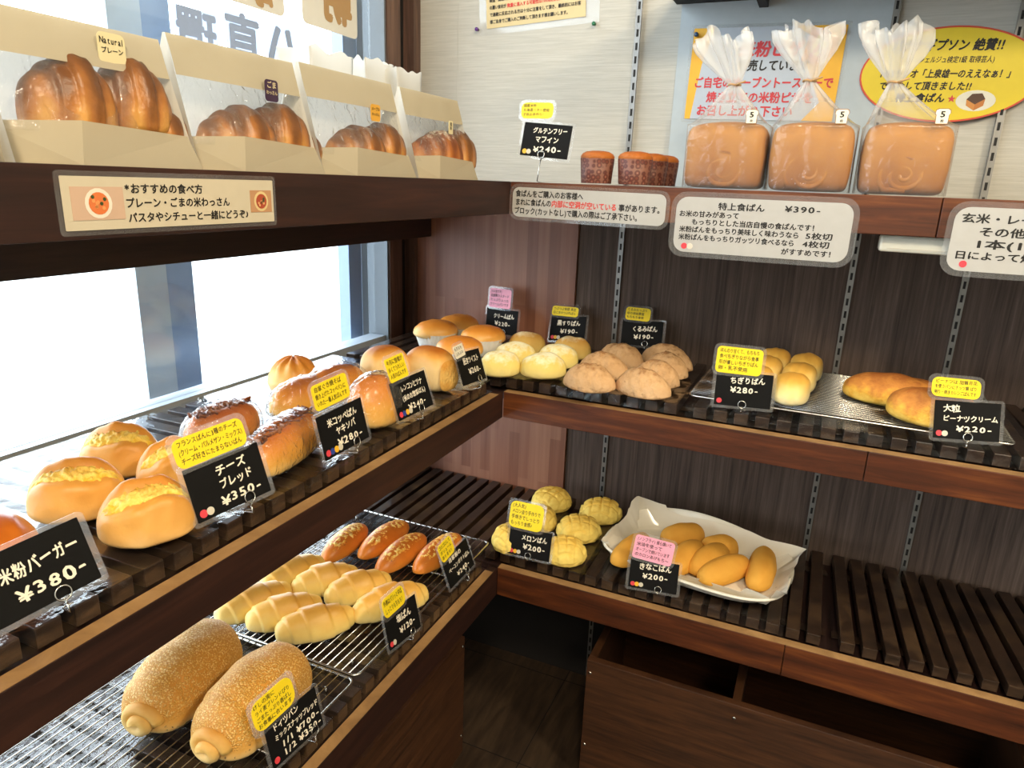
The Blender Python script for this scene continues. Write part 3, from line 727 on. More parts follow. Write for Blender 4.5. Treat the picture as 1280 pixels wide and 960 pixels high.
for p1, p2, lab in (((405, 698), (456, 656), 'slim orange roll with mayonnaise topping, leftmost of four'), ((450, 694), (508, 652), 'slim orange roll with mayonnaise topping, second from left'),
                    ((472, 712), (530, 668), 'slim orange roll with mayonnaise topping, third from left'), ((519, 712), (574, 668), 'slim orange roll with mayonnaise topping, rightmost, behind the 240 yen card')):
    put('topped_roll', lab, 'bread', p1, p2, REST_RB, .055, .042, G, mk_bacon, BACON_C)
# --- bottom shelf along the back wall
G = 'melon buns'
for p1, p2, lab in (((664, 624), (715, 622), 'yellow melon bun at the rear left, above the yellow note'), ((655, 646), (697, 646), 'yellow melon bun mostly hidden behind the yellow note'),
                    ((724, 638), (778, 636), 'yellow melon bun at the rear right beside the dish'), ((695, 660), (752, 658), 'yellow melon bun in the middle, touching the front right one'),
                    ((680, 686), (734, 686), 'yellow melon bun at the front right of the 200 yen card'), ((614, 670), (662, 672), 'pale melon bun peeking out left of the 200 yen melon card')):
    put('melon_bun', lab, 'bread', p1, p2, REST_B, .085, .046, G, mk_melon, MELON_C)
G = 'soybean flour rolls in the dish'; ZP = SB+.0148
for p1, p2, lab in (((770, 702), (808, 672), 'tan soybean flour roll at the left end of the dish, behind the pink note'), ((828, 672), (879, 666), 'tan soybean flour roll at the rear of the dish'),
                    ((834, 712), (876, 682), 'tan soybean flour roll just right of the pink note'), ((877, 684), (922, 684), 'tan soybean flour roll rearmost of the middle three, half hidden'),
                    ((866, 712), (906, 686), 'tan soybean flour roll in the middle of the dish'), ((876, 722), (934, 702), 'tan soybean flour roll at the front of the dish'),
                    ((946, 733), (957, 688), 'tan soybean flour roll standing apart at the right of the dish')):
    put('soybean_flour_roll', lab, 'bread', p1, p2, ZP, .054, .048, G, mk_kinako, KINAKO_C)

# ------------------------------------------------------------------ wire racks
def wire_rack(x0, y0, x1, y1, z, axis, pitch, label, feet=.012, rz=0):
    cx, cy = (x0+x1)/2, (y0+y1)/2; t = thing('cooling_rack', label, 'cooling rack', (cx, cy, z), rz, 'steel cooling racks')
    a, b = (x1-x0)/2, (y1-y0)/2; zt = feet; m = MB()
    pts = [(px, pz) for px, pz in rrect(2*a, 2*b, .012)]
    m.tube([(p, q, zt-.002) for p, q in pts], .0022, 8, closed=True)
    for p in (-a+.03, a-.03):
        for q in (-b+.03, b-.03): m.tube([(p, q, zt-.002), (p, q, .0005)], .002, 6)
    m.obj('rim', CHROME, t); m = MB()
    if axis == 'y':
        n = int(2*a/pitch)
        for k in range(1, n): x = -a+2*a*k/n; m.tube([(x, -b, zt), (x, b, zt)], .0011, 6)
    else:
        n = int(2*b/pitch)
        for k in range(1, n): y = -b+2*b*k/n; m.tube([(-a, y, zt), (a, y, zt)], .0011, 6)
    m.obj('wires', CHROME, t); m = MB()
    if axis == 'y':
        for q in (-b/3, b/3): m.tube([(-a, q, zt-.003), (a, q, zt-.003)], .0018, 6)
    else:
        for q in (-a/3, a/3): m.tube([(q, -b, zt-.003), (q, b, zt-.003)], .0018, 6)
    m.obj('cross_bars', CHROME, t)
wire_rack(-.375, -.435, -.032, .026, SB+.0035, 'y', .0135, 'steel cooling rack under the salt rolls and topped rolls', .0135)
wire_rack(-.37, -.93, -.03, -.442, SB+.0035, 'y', .0135, 'steel cooling rack under the sesame loaves', .0135)
wire_rack(.342, .034, .822, .338, SM+.0035, 'x', .0078, 'steel cooling rack under the pull-apart breads and peanut rolls', .0135, -.02)

# ------------------------------------------------------------------ white dish with paper liner
PX, PY, PA, PB, PRZ = .372, .153, .182, .122, math.radians(-6)
def sq(a, e=4.0): c, s = math.cos(a), math.sin(a); d = (abs(c)**e+abs(s)**e)**(-1/e); return c*d, s*d
def rimz(a): x, y = sq(a); return .026+.016*math.cos(2.4*x+(.4 if y > 0 else 2.2))*(1 if y > 0 else .35)+(.012 if y > .6 else 0)
def dish(off, zoff):
    prof = [(.02, .0), (.5, .0), (.80, .001), (.86, .2), (.95, .72), (1.0, 1.0)]
    def g(u, v):
        i = v*(len(prof)-1); k = min(int(i), len(prof)-2); f = i-k; r = prof[k][0]*(1-f)+prof[k+1][0]*f; h = prof[k][1]*(1-f)+prof[k+1][1]*f
        a = 2*PI*u; x, y = sq(a); return (x*PA*r, y*PB*r, zoff+h*rimz(a))
    return g
t = thing('serving_dish', 'white wavy-rimmed rectangular dish on the bottom shelf holding tan rolls', 'dish', (PX, PY, SB+.0035), PRZ)
m = MB(); m.grid(dish(0, .0055), 96, 24, closed_u=True); k0 = len(m.v)
o = m.obj('bowl', PLATE, t); md = o.modifiers.new('solid', 'SOLIDIFY'); md.thickness = .005; md.offset = 1 if False else -1
MB().lathe([(.075, .0), (.08, .0), (.08, .004), (.07, .004)], 40, mat=Matrix.Diagonal((1.3, .8, 1, 1))).obj('foot_ring', PLATE, t)
m = MB(); LA, LBB = .176, .108
def g(u, v):
    x = (u-.5)*2; y = (v-.5)*2; r = max(abs(x), abs(y)); k = max(0, (r-.80)/.20)
    z = .0082+(.034+.010*noise.noise(Vector((x*1.5, y*1.5, 3))))*k**1.5+.004*noise.noise(Vector((x*4, y*4, 1)))*k+(.012*k if x*y < 0 and abs(x*y) > .6 else 0)+(.012*k if y > .5 else 0)
    ex = 1.07 if x > 0 else .97
    return (x*LA*(1+(ex-1)*k*abs(y)), y*LBB*(.97 if y > 0 else .86), z-(.020*k if y < -.5 and abs(x) < .9 else 0))
m.grid(g, 44, 34); o = m.obj('paper_liner', LINER); o.location = (PX, PY, SB+.0035); o.rotation_euler = (0, 0, PRZ-.03)
tag(o, 'white paper liner with upturned corners lying in the white dish', 'paper liner')

# ------------------------------------------------------------------ price cards
def ring_clip(t, rz=.0075, z0=.006, drop=.02, back=.004):
    m = MB(); R = .0062
    m.tube([(R*math.cos(2*PI*k/20), -.0028, z0+R*math.sin(2*PI*k/20)) for k in range(20)], .0008, 6, closed=True)
    m.tube([(R*math.cos(2*PI*k/20), .0022, z0+R*math.sin(2*PI*k/20)) for k in range(20)], .0008, 6, closed=True)
    m.tube([(0, -.0028, z0-R), (0, -.001, z0-R-.004), (0, .001, z0-R-.004), (0, .0022, z0-R)], .0008, 6)
    if drop: m.tube([(0, 0, z0-R-.004), (0, 0, -drop+.001), (0, .016, -drop+.0015), (.004, .019, -drop+.0015), (.008, .016, -drop+.0015)], .0009, 6)
    m.obj('clip', STEEL, t)
def price_card(label, base, yaw, tilt, rollv, lines, dots, note=None, ring=0.5, W=.090, H=.057, drop=.012, cat='price card', name='price_card'):
    yaw, tilt, rollv = (math.radians(q) for q in (yaw, tilt, rollv))
    mat = Matrix.Translation(base) @ Matrix.Rotation(yaw, 4, 'Z') @ Matrix.Rotation(-tilt, 4, 'X') @ Matrix.Rotation(-rollv, 4, 'Y')
    t = thing(name, label, cat, matrix=mat)
    MB().slab(rrect(W+.011, H+.009, .005, 0, H/2-.0005), .0006, .0012).obj('sleeve', SLEEVE, t)
    MB().slab(rrect(W, H, .0006, 0, H/2), 0, .0005).obj('card', CARD, t)
    m = MB()
    for (s, cx, z, size, wd) in lines: text(m, s, cx*W, z*H, size*H, wd*W if wd else None, -.0003, .0295, 1, .03, align='c')
    m.obj('lettering', CHALK, t)
    for i, c in enumerate(dots):
        MB().slab(disc(.0043, -W/2+.008+i*.0078, .0075), -.0004-.0001*i, -.0001).obj('dot', c, t)
    if note:
        nw, nh, cx, cz, nmat, nl, nang, rr = note
        R = Matrix.Translation((cx*W, 0, H+cz*H)) @ Matrix.Rotation(-nang, 4, 'Y')
        MB().slab(rrect(nw+.010, nh+.010, min(.010, nh/2)), -.0012, -.0007, mat=R).obj('note_sleeve', SLEEVE, t)
        n = MB().slab(rrect(nw, nh, rr), -.0017, -.0013, mat=R).obj('note', nmat, t)
        m = MB(); k = len(nl)
        for i, s in enumerate(nl):
            sz = nh/(k+.6)*.82
            if isinstance(s, tuple): s, wk = s
            else: wk = .86
            text(m, s, -nw*.44, nh/2-(i+.95)*nh/(k+.5), sz, min(nw*wk, sum(adv(c) for c in s)*sz), -.0020, .012, .8)
        m.v = [tuple(R @ Vector(q)) for q in m.v]
        m.obj('lettering', INK, n)
    zz = base[2]; ground = ZT if zz > ZT else (SM if zz > ZM else SB)+.0035
    ring_clip(t, z0=.004, drop=(zz-ground)/math.cos(tilt)-.001)
    for c in t.children:
        if c.name.startswith('clip'): c.location.x = (ring-.5)*W
    return t
OFF = -.26
def B(x, y, z): return (x, y, z+OFF)
price_card('black 380 yen rice flour burger card at the left edge of the middle shelf', B(-.015, -.861, 1.156), 76.9, 14.4, 7.4,
           [('米粉バーガー', .10, .55, .25, .66), ('¥380-', .14, .2, .27, .6)], [], None, .66)
price_card('black 350 yen cheese blend card with a yellow three-line note', B(-.015, -.655, 1.156), 80.3, 17.1, 2.8,
           [('チーズ', .08, .68, .22, .42), ('ブレッド', .10, .42, .21, .46), ('¥350-', .12, .12, .23, .56)], [RED, GREYD],
           (.083, .031, -.08, .30, YELLOW, ['フランスぱんに3種のチーズ', ('(クリーム・パルメザン・ミックス)', .9), 'チーズ好きにたまらないぱん'], .02, .009), .68)
price_card('black 280 yen fried noodle roll card with a yellow note and four dots', B(-.015, -.460, 1.155), 87.8, 11.7, 2.6,
           [('米コッペぱん', .02, .68, .2, .66), ('ヤキソバ', .05, .44, .2, .44), ('¥280-', .1, .14, .23, .56)], [RED, BLUE, AMBER, GREYD],
           (.068, .033, -.10, .42, YELLOW, ['自家ぐき焼そば', '焼き上げたコッペパンに', 'いれた一番人気ぱんです'], .02, .006), .68)
price_card('black 240 yen lotus root card with a square yellow note and four dots', B(-.015, -.288, 1.155), 86.1, 18, 1.4,
           [('レンコンとツナ', .05, .68, .19, .62), ('(米のお惣菜ぱん)', .06, .43, .17, .66), ('¥240-', .08, .14, .22, .5)], [RED, BLUE, AMBER, GREYD],
           (.046, .036, -.22, .33, YELLOW, ['半月に登場が', '多くてうれしい', '人気のぱんです'], .05, .003), .62)
price_card('black 260 yen germ bread card with a small cream note, last on the window shelf', B(-.015, -.091, 1.155), 91.5, 20.1, -4.8,
           [('胚芽ツイスト', .06, .62, .22, .66), ('¥260-', .12, .28, .24, .52)], [],
           (.036, .022, -.34, .06, WHITEN, ['もちもち', 'ふわふわ'], .12, .003), .68)
price_card('black 220 yen cream bun card with a pink note against the back panel', B(-.142, .29, 1.159), -12.4, 7, 1.1,
           [('クリームぱん', .06, .62, .22, .66), ('¥220-', .04, .32, .23, .5)], [RED, AMBER, GREYD],
           (.062, .044, -.10, .42, PINK, [('(大人気です)', .5), '自家製カスタード', 'たっぷり入った', 'クリームパンです'], .0, .006), .6, drop=.022)
price_card('black 190 yen black sesame bun card with a wide yellow note', B(.013, .31, 1.157), -10.9, 16.9, 5.6,
           [('黒すりぱん', .02, .62, .22, .66), ('¥190-', .06, .30, .23, .52)], [RED, AMBER, GREYD],
           (.068, .022, -.12, .18, YELLOW, ['つぶつぶ食感 黒豆', '白ごまのつぶれぱん'], -.05, .006), .6, drop=.02)
price_card('black 190 yen walnut roll card with a yellow note at the back wall', B(.184, .31, 1.168), -2, 15.4, 3.1,
           [('くるみぱん', .06, .58, .24, .62), ('¥190-', .06, .26, .25, .5)], [],
           (.055, .028, -.14, .25, YELLOW, ['くるみたっぷり', '中の胡桃豊富', 'もちもち食感'], -.05, .007), .6, H=.054, drop=.028)
price_card('black 280 yen pull-apart bread card with a yellow note before the wire rack', B(.43, .015, 1.152), 8.1, 6.7, .7,
           [('ちぎりぱん', .06, .68, .22, .62), ('¥280-', .02, .40, .23, .5)], [RED],
           (.073, .044, -.13, .34, YELLOW, ['ほんのり甘くて、もちもち', '食べちぎりながら食事', '形が優しいちぎりぱん', ('卵・乳不使用', .7)], -.03, .007), .5)
price_card('black 220 yen peanut cream card with a yellow note at the right', B(.753, .015, 1.153), 12, 16.6, 1.3,
           [('大粒', -.24, .72, .2, .26), ('ピーナツクリーム', .05, .47, .18, .84), ('¥220-', .12, .20, .21, .55)], [RED, GREYD],
           (.067, .029, -.20, .34, YELLOW, ['ピーナツは 加賀百花', 'を使うパンにナッツ類 ぱり', '明り・焼きカレンごぱんです'], -.04, .009), .52)
price_card('black 200 yen melon bun card with a yellow note on the bottom shelf', B(.06, .015, .770), 1.3, 15.5, 1,
           [('メロンぱん', .10, .58, .25, .62), ('¥200-', .12, .26, .26, .54)], [RED, AMBER, GREYD],
           (.072, .054, -.15, .44, YELLOW, [('(大人気)', .4), 'メロン皮り手作りで', '手焼きでしっとり', ('もっちり食感♪', .7)], -.02, .012), .5)
price_card('black 200 yen soybean flour roll card with a pink note before the dish', B(.314, .015, .768), 8.7, 14.8, -.2,
           [('きなこぱん', .02, .66, .24, .68), ('¥200-', .04, .36, .25, .54)], [RED, AMBER, GREYD],
           (.074, .045, -.06, .34, PINK, ['(ノンフライ) 揚ら焼いて', '米油を使って', 'オーブンで焼いています', 'のカロンあげもち〜'], -.10, .006), .62)
price_card('black 240 yen topped roll card with a yellow note on the bottom shelf', B(-.015, -.125, .782), 87.2, 19, 3.1,
           [('自家製の', -.05, .72, .18, .5), ('ベーコンポテトぱん', .04, .44, .17, .84), ('¥240-', .1, .14, .21, .5)], [],
           (.046, .034, -.26, .22, YELLOW, ['ゴロゴロして', 'ボリューム', 'あります！'], .08, .008), .68)
price_card('black 120 yen salt roll card with a yellow note on the bottom shelf', B(-.015, -.324, .776), 90.1, 16.5, -6.5,
           [('塩ぱん', .06, .56, .25, .46), ('¥120-', .12, .24, .24, .5)], [RED, GREYD],
           (.060, .032, -.16, .20, YELLOW, ['外側はパリッと中は', 'しっとりもちもち！'], .10, .010), .7)
price_card('black 700 yen German loaf card with a big yellow note at the bottom left', B(-.015, -.582, .780), 86.8, 14, -.7,
           [('ドイツパン', -.12, .76, .19, .5), ('ミックスナッツブレッド', .06, .54, .16, .86), ('1/1 ¥700-', .10, .30, .2, .76), ('1/2 ¥350-', .10, .08, .2, .76)], [RED],
           (.068, .040, -.26, .36, YELLOW, ['けしの実に', 'ライ麦ブレンドぴり', 'ごまたっぷり香ばし', 'お食事に合います'], .06, .014), .8)
price_card('black 240 yen gluten free muffin card on a wire stand on the top shelf', B(.043, .04, 1.543), .6, 10, -4.2,
           [('グルテンフリー', .06, .70, .2, .72), ('マフィン', .02, .44, .22, .5), ('¥240-', .06, .14, .24, .6)], [AMBER, GREYD],
           (.060, .027, -.28, .36, YELLOW, ['国産米粉', '北海道バター使用', '子供の手作り！'], .06, .009), .46, drop=.036)

# ------------------------------------------------------------------ shelf-edge labels
def sign(name, label, x0, z0, x1, z1, facing, rad, paper, texts, extras=None, margin=.008, cat='sign', ang=0, rad2=None, plane=-.0012, tz=1):
    """flat laminated sign on a front board: facing 'y' (back shelf) or 'x' (window shelf)"""
    w, h = x1-x0, z1-z0
    if facing == 'y': mat = Matrix.Translation(((x0+x1)/2, plane, (z0+z1)/2)) @ Matrix.Rotation(-ang, 4, 'Y')
    else: mat = Matrix.Translation((-plane, (x0+x1)/2, (z0+z1)/2)) @ Matrix.Rotation(PI/2, 4, 'Z') @ Matrix.Rotation(-ang, 4, 'Y')
    t = thing(name, label, cat, matrix=mat)
    MB().slab(rrect(w+2*margin, h+2*margin, rad+margin*.7), 0, .0006).obj('laminate', SLEEVE, t)
    MB().slab(rrect(w, h, rad), -.0004, -.0001).obj('paper', paper, t)
    ink = MB(); red = MB(); lab = {}
    for (s, x, z, size, wd, c) in texts:
        lab.setdefault(c, MB()); text(lab[c], s, (x-.5)*w, (z-.5)*h, size*h*1.12, wd*w if wd else None, -.0007, .0295)
    for c, m in lab.items(): m.obj('lettering', c, t)
    if extras: extras(t, w, h)
    return t
REDINK = plain('red_ink', '#cf3a34', .6); REDTXT = plain('red_dot_print', '#d63a3a', .6)
def food_print(t, w, h, cx, cz, pw, ph, kind):
    n = 'food_picture'; m = MB()
    m.slab([(cx-pw/2, cz-ph/2), (cx+pw/2, cz-ph/2), (cx+pw/2, cz+ph/2), (cx-pw/2, cz+ph/2)], -.0008, -.0005, 0)
    m.slab(disc(min(pw, ph)*.46, cx, cz), -.0010, -.0009, 1); m.slab(disc(min(pw, ph)*.34, cx, cz), -.0012, -.0011, 2)
    for k in range(9): m.slab(disc(min(pw, ph)*.06, cx+random.uniform(-.2, .2)*ph, cz+random.uniform(-.2, .2)*ph, 8), -.0014, -.0013, 3 if k % 3 else 4)
    a = [plain('print_table', '#b98a62' if kind else '#c8a890', .6), plain('print_plate', '#e6dccb' if not kind else '#d8c08a', .5), plain('print_food', '#d8743c' if not kind else '#a8482c', .5), plain('print_bits', '#e89a5a' if not kind else '#d8a06a', .5), plain('print_herb', '#3a4a22', .5)]
    m.obj(n, a, t)
sign('shelf_sign', 'cream serving suggestion sign with two food pictures on the window shelf board', -.812, 1.452+OFF, -.592, 1.492+OFF, 'x', .001, CREAMP,
     [('*おすすめの食べ方', .235, .70, .19, .36, INK), ('プレーン・ごまの米わっさん', .235, .42, .19, .50, INK), ('パスタやシチューと一緒にどうぞ♪', .24, .13, .19, .62, INK)],
     lambda t, w, h: (food_print(t, w, h, -w*.37, 0, w*.20, h*.62, 0), food_print(t, w, h, w*.42, 0, w*.13, h*.52, 1)), .004, tz=1)
sign('shelf_sign', 'white notice with a red line of writing near the corner of the top back shelf', .006, 1.440+OFF, .276, 1.490+OFF, 'y', .012, SIGNW,
     [('食ぱんをご購入のお客様へ', .02, .70, .22, .46, INK), ('まれに食ぱんの', .02, .41, .22, .25, INK), ('内部に空洞が空いている', .27, .41, .22, .43, REDINK), ('事があります。', .71, .41, .22, .28, INK), ('ブロック(カットなし)で購入の際はご了承下さい。', .015, .12, .22, .84, INK)], None, .006, ang=-.01, plane=-.0015)
def dots2(xs):
    def f(t, w, h):
        for x, c in xs: MB().slab(disc(.0048, (x-.5)*w, -h*.39), -.0009, -.0004).obj('dot', c, t)
    return f
sign('shelf_sign', 'large white 390 yen special loaf sign below the bagged loaves', .293, 1.401+OFF, .551, 1.487+OFF, 'y', .018, SIGNW,
     [('特上食ぱん', .25, .80, .125, .27, INK), ('¥390-', .63, .81, .125, .2, INK), ('お米の甘みがあって', .02, .655, .105, .36, INK), ('もっちりとした当店自慢の食ぱんです！', .10, .515, .105, .73, INK),
      ('米粉ぱんをもっちり美味しく味わうなら', .03, .375, .105, .70, INK), ('5枚切', .76, .375, .11, .15, INK), ('米粉ぱんをもっちりガッツリ食べるなら', .03, .235, .105, .68, INK), ('4枚切', .75, .235, .11, .15, INK), ('がすすめです！', .64, .085, .105, .30, INK)],
     dots2([(.07, RED), (.105, GREYD)]), .008, ang=0, plane=-.002)
sign('shelf_sign', 'white brown rice raisin loaf sign cut off by the right edge', .678, 1.402+OFF, .94, 1.489+OFF, 'y', .018, SIGNW,
     [('玄米・レーズン', .03, .77, .14, .46, INK), ('その他季節のぱん', .12, .57, .14, .56, INK), ('1本(1.5斤)', .11, .38, .14, .45, INK), ('日によって焼き上がりの', .03, .20, .125, .66, INK), ('内容が変わります', .43, .04, .11, .42, INK)],
     dots2([(.08, RED)]), .008, plane=-.002)

# ------------------------------------------------------------------ posters on the upper wall
TANP = plain('tan_notice_paper', '#cdb98a', .6); POY = plain('poster_yellow', '#e8ad28', .5); POW = plain('poster_pale', '#b4bdc8', .5); OVY = plain('oval_yellow', '#dcc21c', .45); OVR = plain('oval_red_rim', '#c8452c', .5)
POO = plain('poster_orange', '#e08a34', .5)
YW = DB-.0008
def wallmat(x, z, y, ang=0): return Matrix.Translation((x, y, z)) @ Matrix.Rotation(-ang, 4, 'Y')
t = thing('wall_notice', 'tan printed notice in a clear sleeve pinned high beside the corner', 'notice', matrix=wallmat(-.117, 1.66, DB-.002, .06))
MB().slab(rrect(.275, .21, .002), .0002, .0008).obj('sleeve', SLEEVE, t)
MB().slab(rrect(.228, .188, .001, -.006, .002), -.0004, 0).obj('paper', TANP, t)
m = MB(); r = MB()
for i, s in enumerate(('製造・調理には万全の注意を払っておりますが、本来皮も肉もまま', 'の麗い食材が', 'で過敏に反応される方は十分に注意をして頂き、最終的にはお客', '様ご自身でご購入のご判断して頂きます様お願いします。')):
    z = -.040-i*.0142; text(m, s, -.112, z, .0085, {0: .21, 1: .04, 2: .21, 3: .185}[i], -.0007, .03)
text(r, '微量に混入する可能性は100%完全否定出来ません', -.070, -.0542, .0085, .165, -.0007, .03); text(m, 'の', .098, -.0542, .0085, None, -.0007, .03)
for i, s in enumerate(('アレルギーをお持ちのお客様へ', '当店の商品は卵・乳・小麦を使用した製品と', '同じ工房で製造しております。')): text(m, s, -.105, .06-i*.026, .012, None, -.0007, .03)
m.obj('lettering', INK, t); r.obj('lettering', REDINK, t)
def pin(px, py, mat, label):
    p = at(px, py, y=DB-.006); t = MB().lathe([(.001, .0), (.001, .004), (.0035, .004), (.0028, .008), (.0042, .011), (.001, .0115)], 14, mat=Matrix.Rotation(PI/2, 4, 'X')).obj('push_pin', mat)
    t.location = (p.x, DB-.0008 if p.x < .19 else DB-.0108, p.z); tag(t, label, 'push pin')
pin(597, 37, plain('purple_plastic', '#5a2c78', .3), 'purple push pin at the lower left of the tan notice')
pin(743, 30, plain('green_plastic', '#1c6a44', .3), 'green push pin right of the tan notice on the white wall')
YB = DB-.0115
t = thing('poster', 'orange-edged rice flour pizza poster behind the bagged loaves', 'poster', matrix=wallmat(.361, 1.4545, YB, -.02))
PW, PH = .275, .165
MB().slab(rrect(PW+.012, PH+.012, .002), .0002, .0007).obj('sleeve', SLEEVE, t)
MB().slab(rrect(PW, PH, .001), -.0003, .0001).obj('paper', POY, t)
MB().slab(disc(.06, PW*.36, PH*.12, 28) if False else [(-PW*.46, -PH*.5), (PW*.30, -PH*.5), (PW*.40, -PH*.3), (PW*.28, PH*.1), (PW*.30, PH*.38), (PW*.18, PH*.5), (-PW*.36, PH*.5), (-PW*.42, PH*.1)], -.0006, -.0004).obj('pale_panel', POW, t)
sl = [(PW*.24, PH*.14), (PW*.34, PH*.10), (PW*.44, PH*.20), (PW*.46, PH*.36), (PW*.38, PH*.47), (PW*.28, PH*.46)]
m = MB().slab(sl, -.0009, -.0007, 0).slab([(PW*.28, PH*.2), (PW*.36, PH*.18), (PW*.40, PH*.32), (PW*.33, PH*.40)], -.0011, -.001, 1)
for k in range(5): m.slab(disc(.004, PW*(.30+.02*k), PH*(.2+.04*(k % 3)), 10), -.0013, -.0012, 2)
m.obj('pizza_picture', [POO, plain('pizza_cheese', '#e8d25a', .5), REDTXT], t)
REDBIG = plain('poster_red', '#c8323a', .5)
m = MB(); text(m, '米粉ピザ', -PW*.17, PH*.20, .029, .115, -.0010, .035, italic=.12); text(m, 'ご自宅のオーブントースターで', -PW*.46, -PH*.14, .021, PW*.93, -.0010, .03); text(m, '焼き立ての米粉ピザを', -PW*.36, -PH*.30, .021, PW*.72, -.0010, .03); text(m, 'お召し上がり下さい', -PW*.42, -PH*.45, .021, PW*.66, -.0010, .03)
m.obj('lettering', REDBIG, t)
m = MB(); text(m, '販売しています', -PW*.17, PH*.045, .021, .13, -.0010, .03, italic=.12); m.obj('lettering', INK, t)
pin(872, 45, plain('blue_plastic', '#2c4a6a', .3), 'blue push pin at the upper left of the pizza poster')
pin(1054, 41, plain('red_plastic', '#c8443a', .3), 'red push pin at the upper right of the pizza poster')
t = thing('oval_sign', 'yellow oval sign with red rim and a loaf picture on the upper wall', 'sign', matrix=wallmat(.672, 1.4465, DB-.0125, -.02))
def oval(a, b, n=56): return [(a*math.cos(2*PI*k/n), b*math.sin(2*PI*k/n)) for k in range(n)]
MB().slab(oval(.140, .078), 0, .001).obj('rim', OVR, t); MB().slab(oval(.137, .075), -.0004, -.0001).obj('face', OVY, t)
m = MB(); text(m, 'バナナギプソン 絶賛!!', -.095, .040, .020, .170, -.0007, .035, italic=.15); text(m, '(パンシェルジュ検定1級 取得芸人)', -.07, .020, .0115, .135, -.0007, .02, italic=.15)
text(m, 'MBSラジオ「上泉雄一のええなぁ！」', -.105, -.004, .0150, .205, -.0007, .03, italic=.15); text(m, 'で紹介して頂きました!!', -.105, -.024, .0150, .145, -.0007, .03, italic=.15); text(m, '特上食ぱん', -.075, -.044, .0160, .078, -.0007, .035, italic=.15)
m.obj('lettering', INK, t)
m = MB(); text(m, '★', .007, -.044, .013, None, -.0007, .03); m.obj('lettering', REDBIG, t)
m = MB(); m.slab([(x*.030+.050, z*.017-.042) for x, z in oval(1, 1, 24)], -.0007, -.0005, 0)
m.slab([(.036, -.040), (.050, -.048), (.050, -.058), (.037, -.050)], -.0010, -.0008, 1).slab([(.050, -.048), (.064, -.039), (.063, -.050), (.050, -.058)], -.0010, -.0008, 2).slab([(.036, -.040), (.050, -.048), (.064, -.039), (.058, -.030), (.043, -.031)], -.0010, -.0008, 3)
m.obj('loaf_picture', [plain('print_white', '#dcd8c8', .5), plain('print_loaf_side', '#c8843a', .5), plain('print_loaf_face', '#b8702c', .5), plain('print_loaf_top', '#4a2a18', .5)], t)

# ------------------------------------------------------------------ window stickers seen from behind
BR = plain('brown_vinyl', '#b08c5e', .6); BLU = plain('blue_grey_vinyl', '#94a4c2', .6); STW = translucent_paper('cream_sticker', '#e4ded2', .25); STB = translucent_paper('pale_vinyl', '#dfe8f4', .75)
def winsign(label, p0, p1, ch, size, mat, paper, rad, x, first=None):
    a = at(*p0, x=x); b = at(*p1, x=x); y0, y1 = min(a.y, b.y), max(a.y, b.y); z0, z1 = min(a.z, b.z), max(a.z, b.z)
    M2 = Matrix.Translation((x, (y0+y1)/2, (z0+z1)/2)) @ Matrix.Rotation(PI/2, 4, 'Z')
    t = thing('window_sign', label, 'window sign', matrix=M2); w, h = y1-y0, z1-z0
    MB().slab(rrect(w, h, rad), 0, .0008).obj('panel', paper, t); m = MB()
    for (s, cx, cz, sz) in ch: text(m, s, cx*w, cz*h, sz*h, None, -.0004, .032 if mat is BLU else .05, mirror=True, align='c')
    m.obj('lettering', mat, t)
XS = XW+.0
winsign('cream window placard with a brown mirrored character at the right end of the window', (371, -150), (447, 50), [('朝', .12, -.38, .40), ('パ', -.30, -.12, .42), ('焼', .1, .05, .4)], 1, BR, STW, .012, XW-.038)
winsign('cream window placard with brown mirrored writing at the top of the window', (240, -150), (356, 22), [('毎', .22, -.42, .40), ('日', -.2, -.40, .40)], 1, BR, STW, .012, XW-.038)
for ch, p0, p1, lab in (('環', (215, 3), (277, 62), 'leftmost'), ('直', (281, 12), (327, 66), 'middle'), ('ハ', (333, 20), (375, 78), 'rightmost')):
    winsign('pale window film with a big blue-grey mirrored character, %s of three' % lab, p0, (p1[0], p1[1]+50), [(ch, 0, -.12, .74)], 1, BLU, STB, .002, XW-.0385)

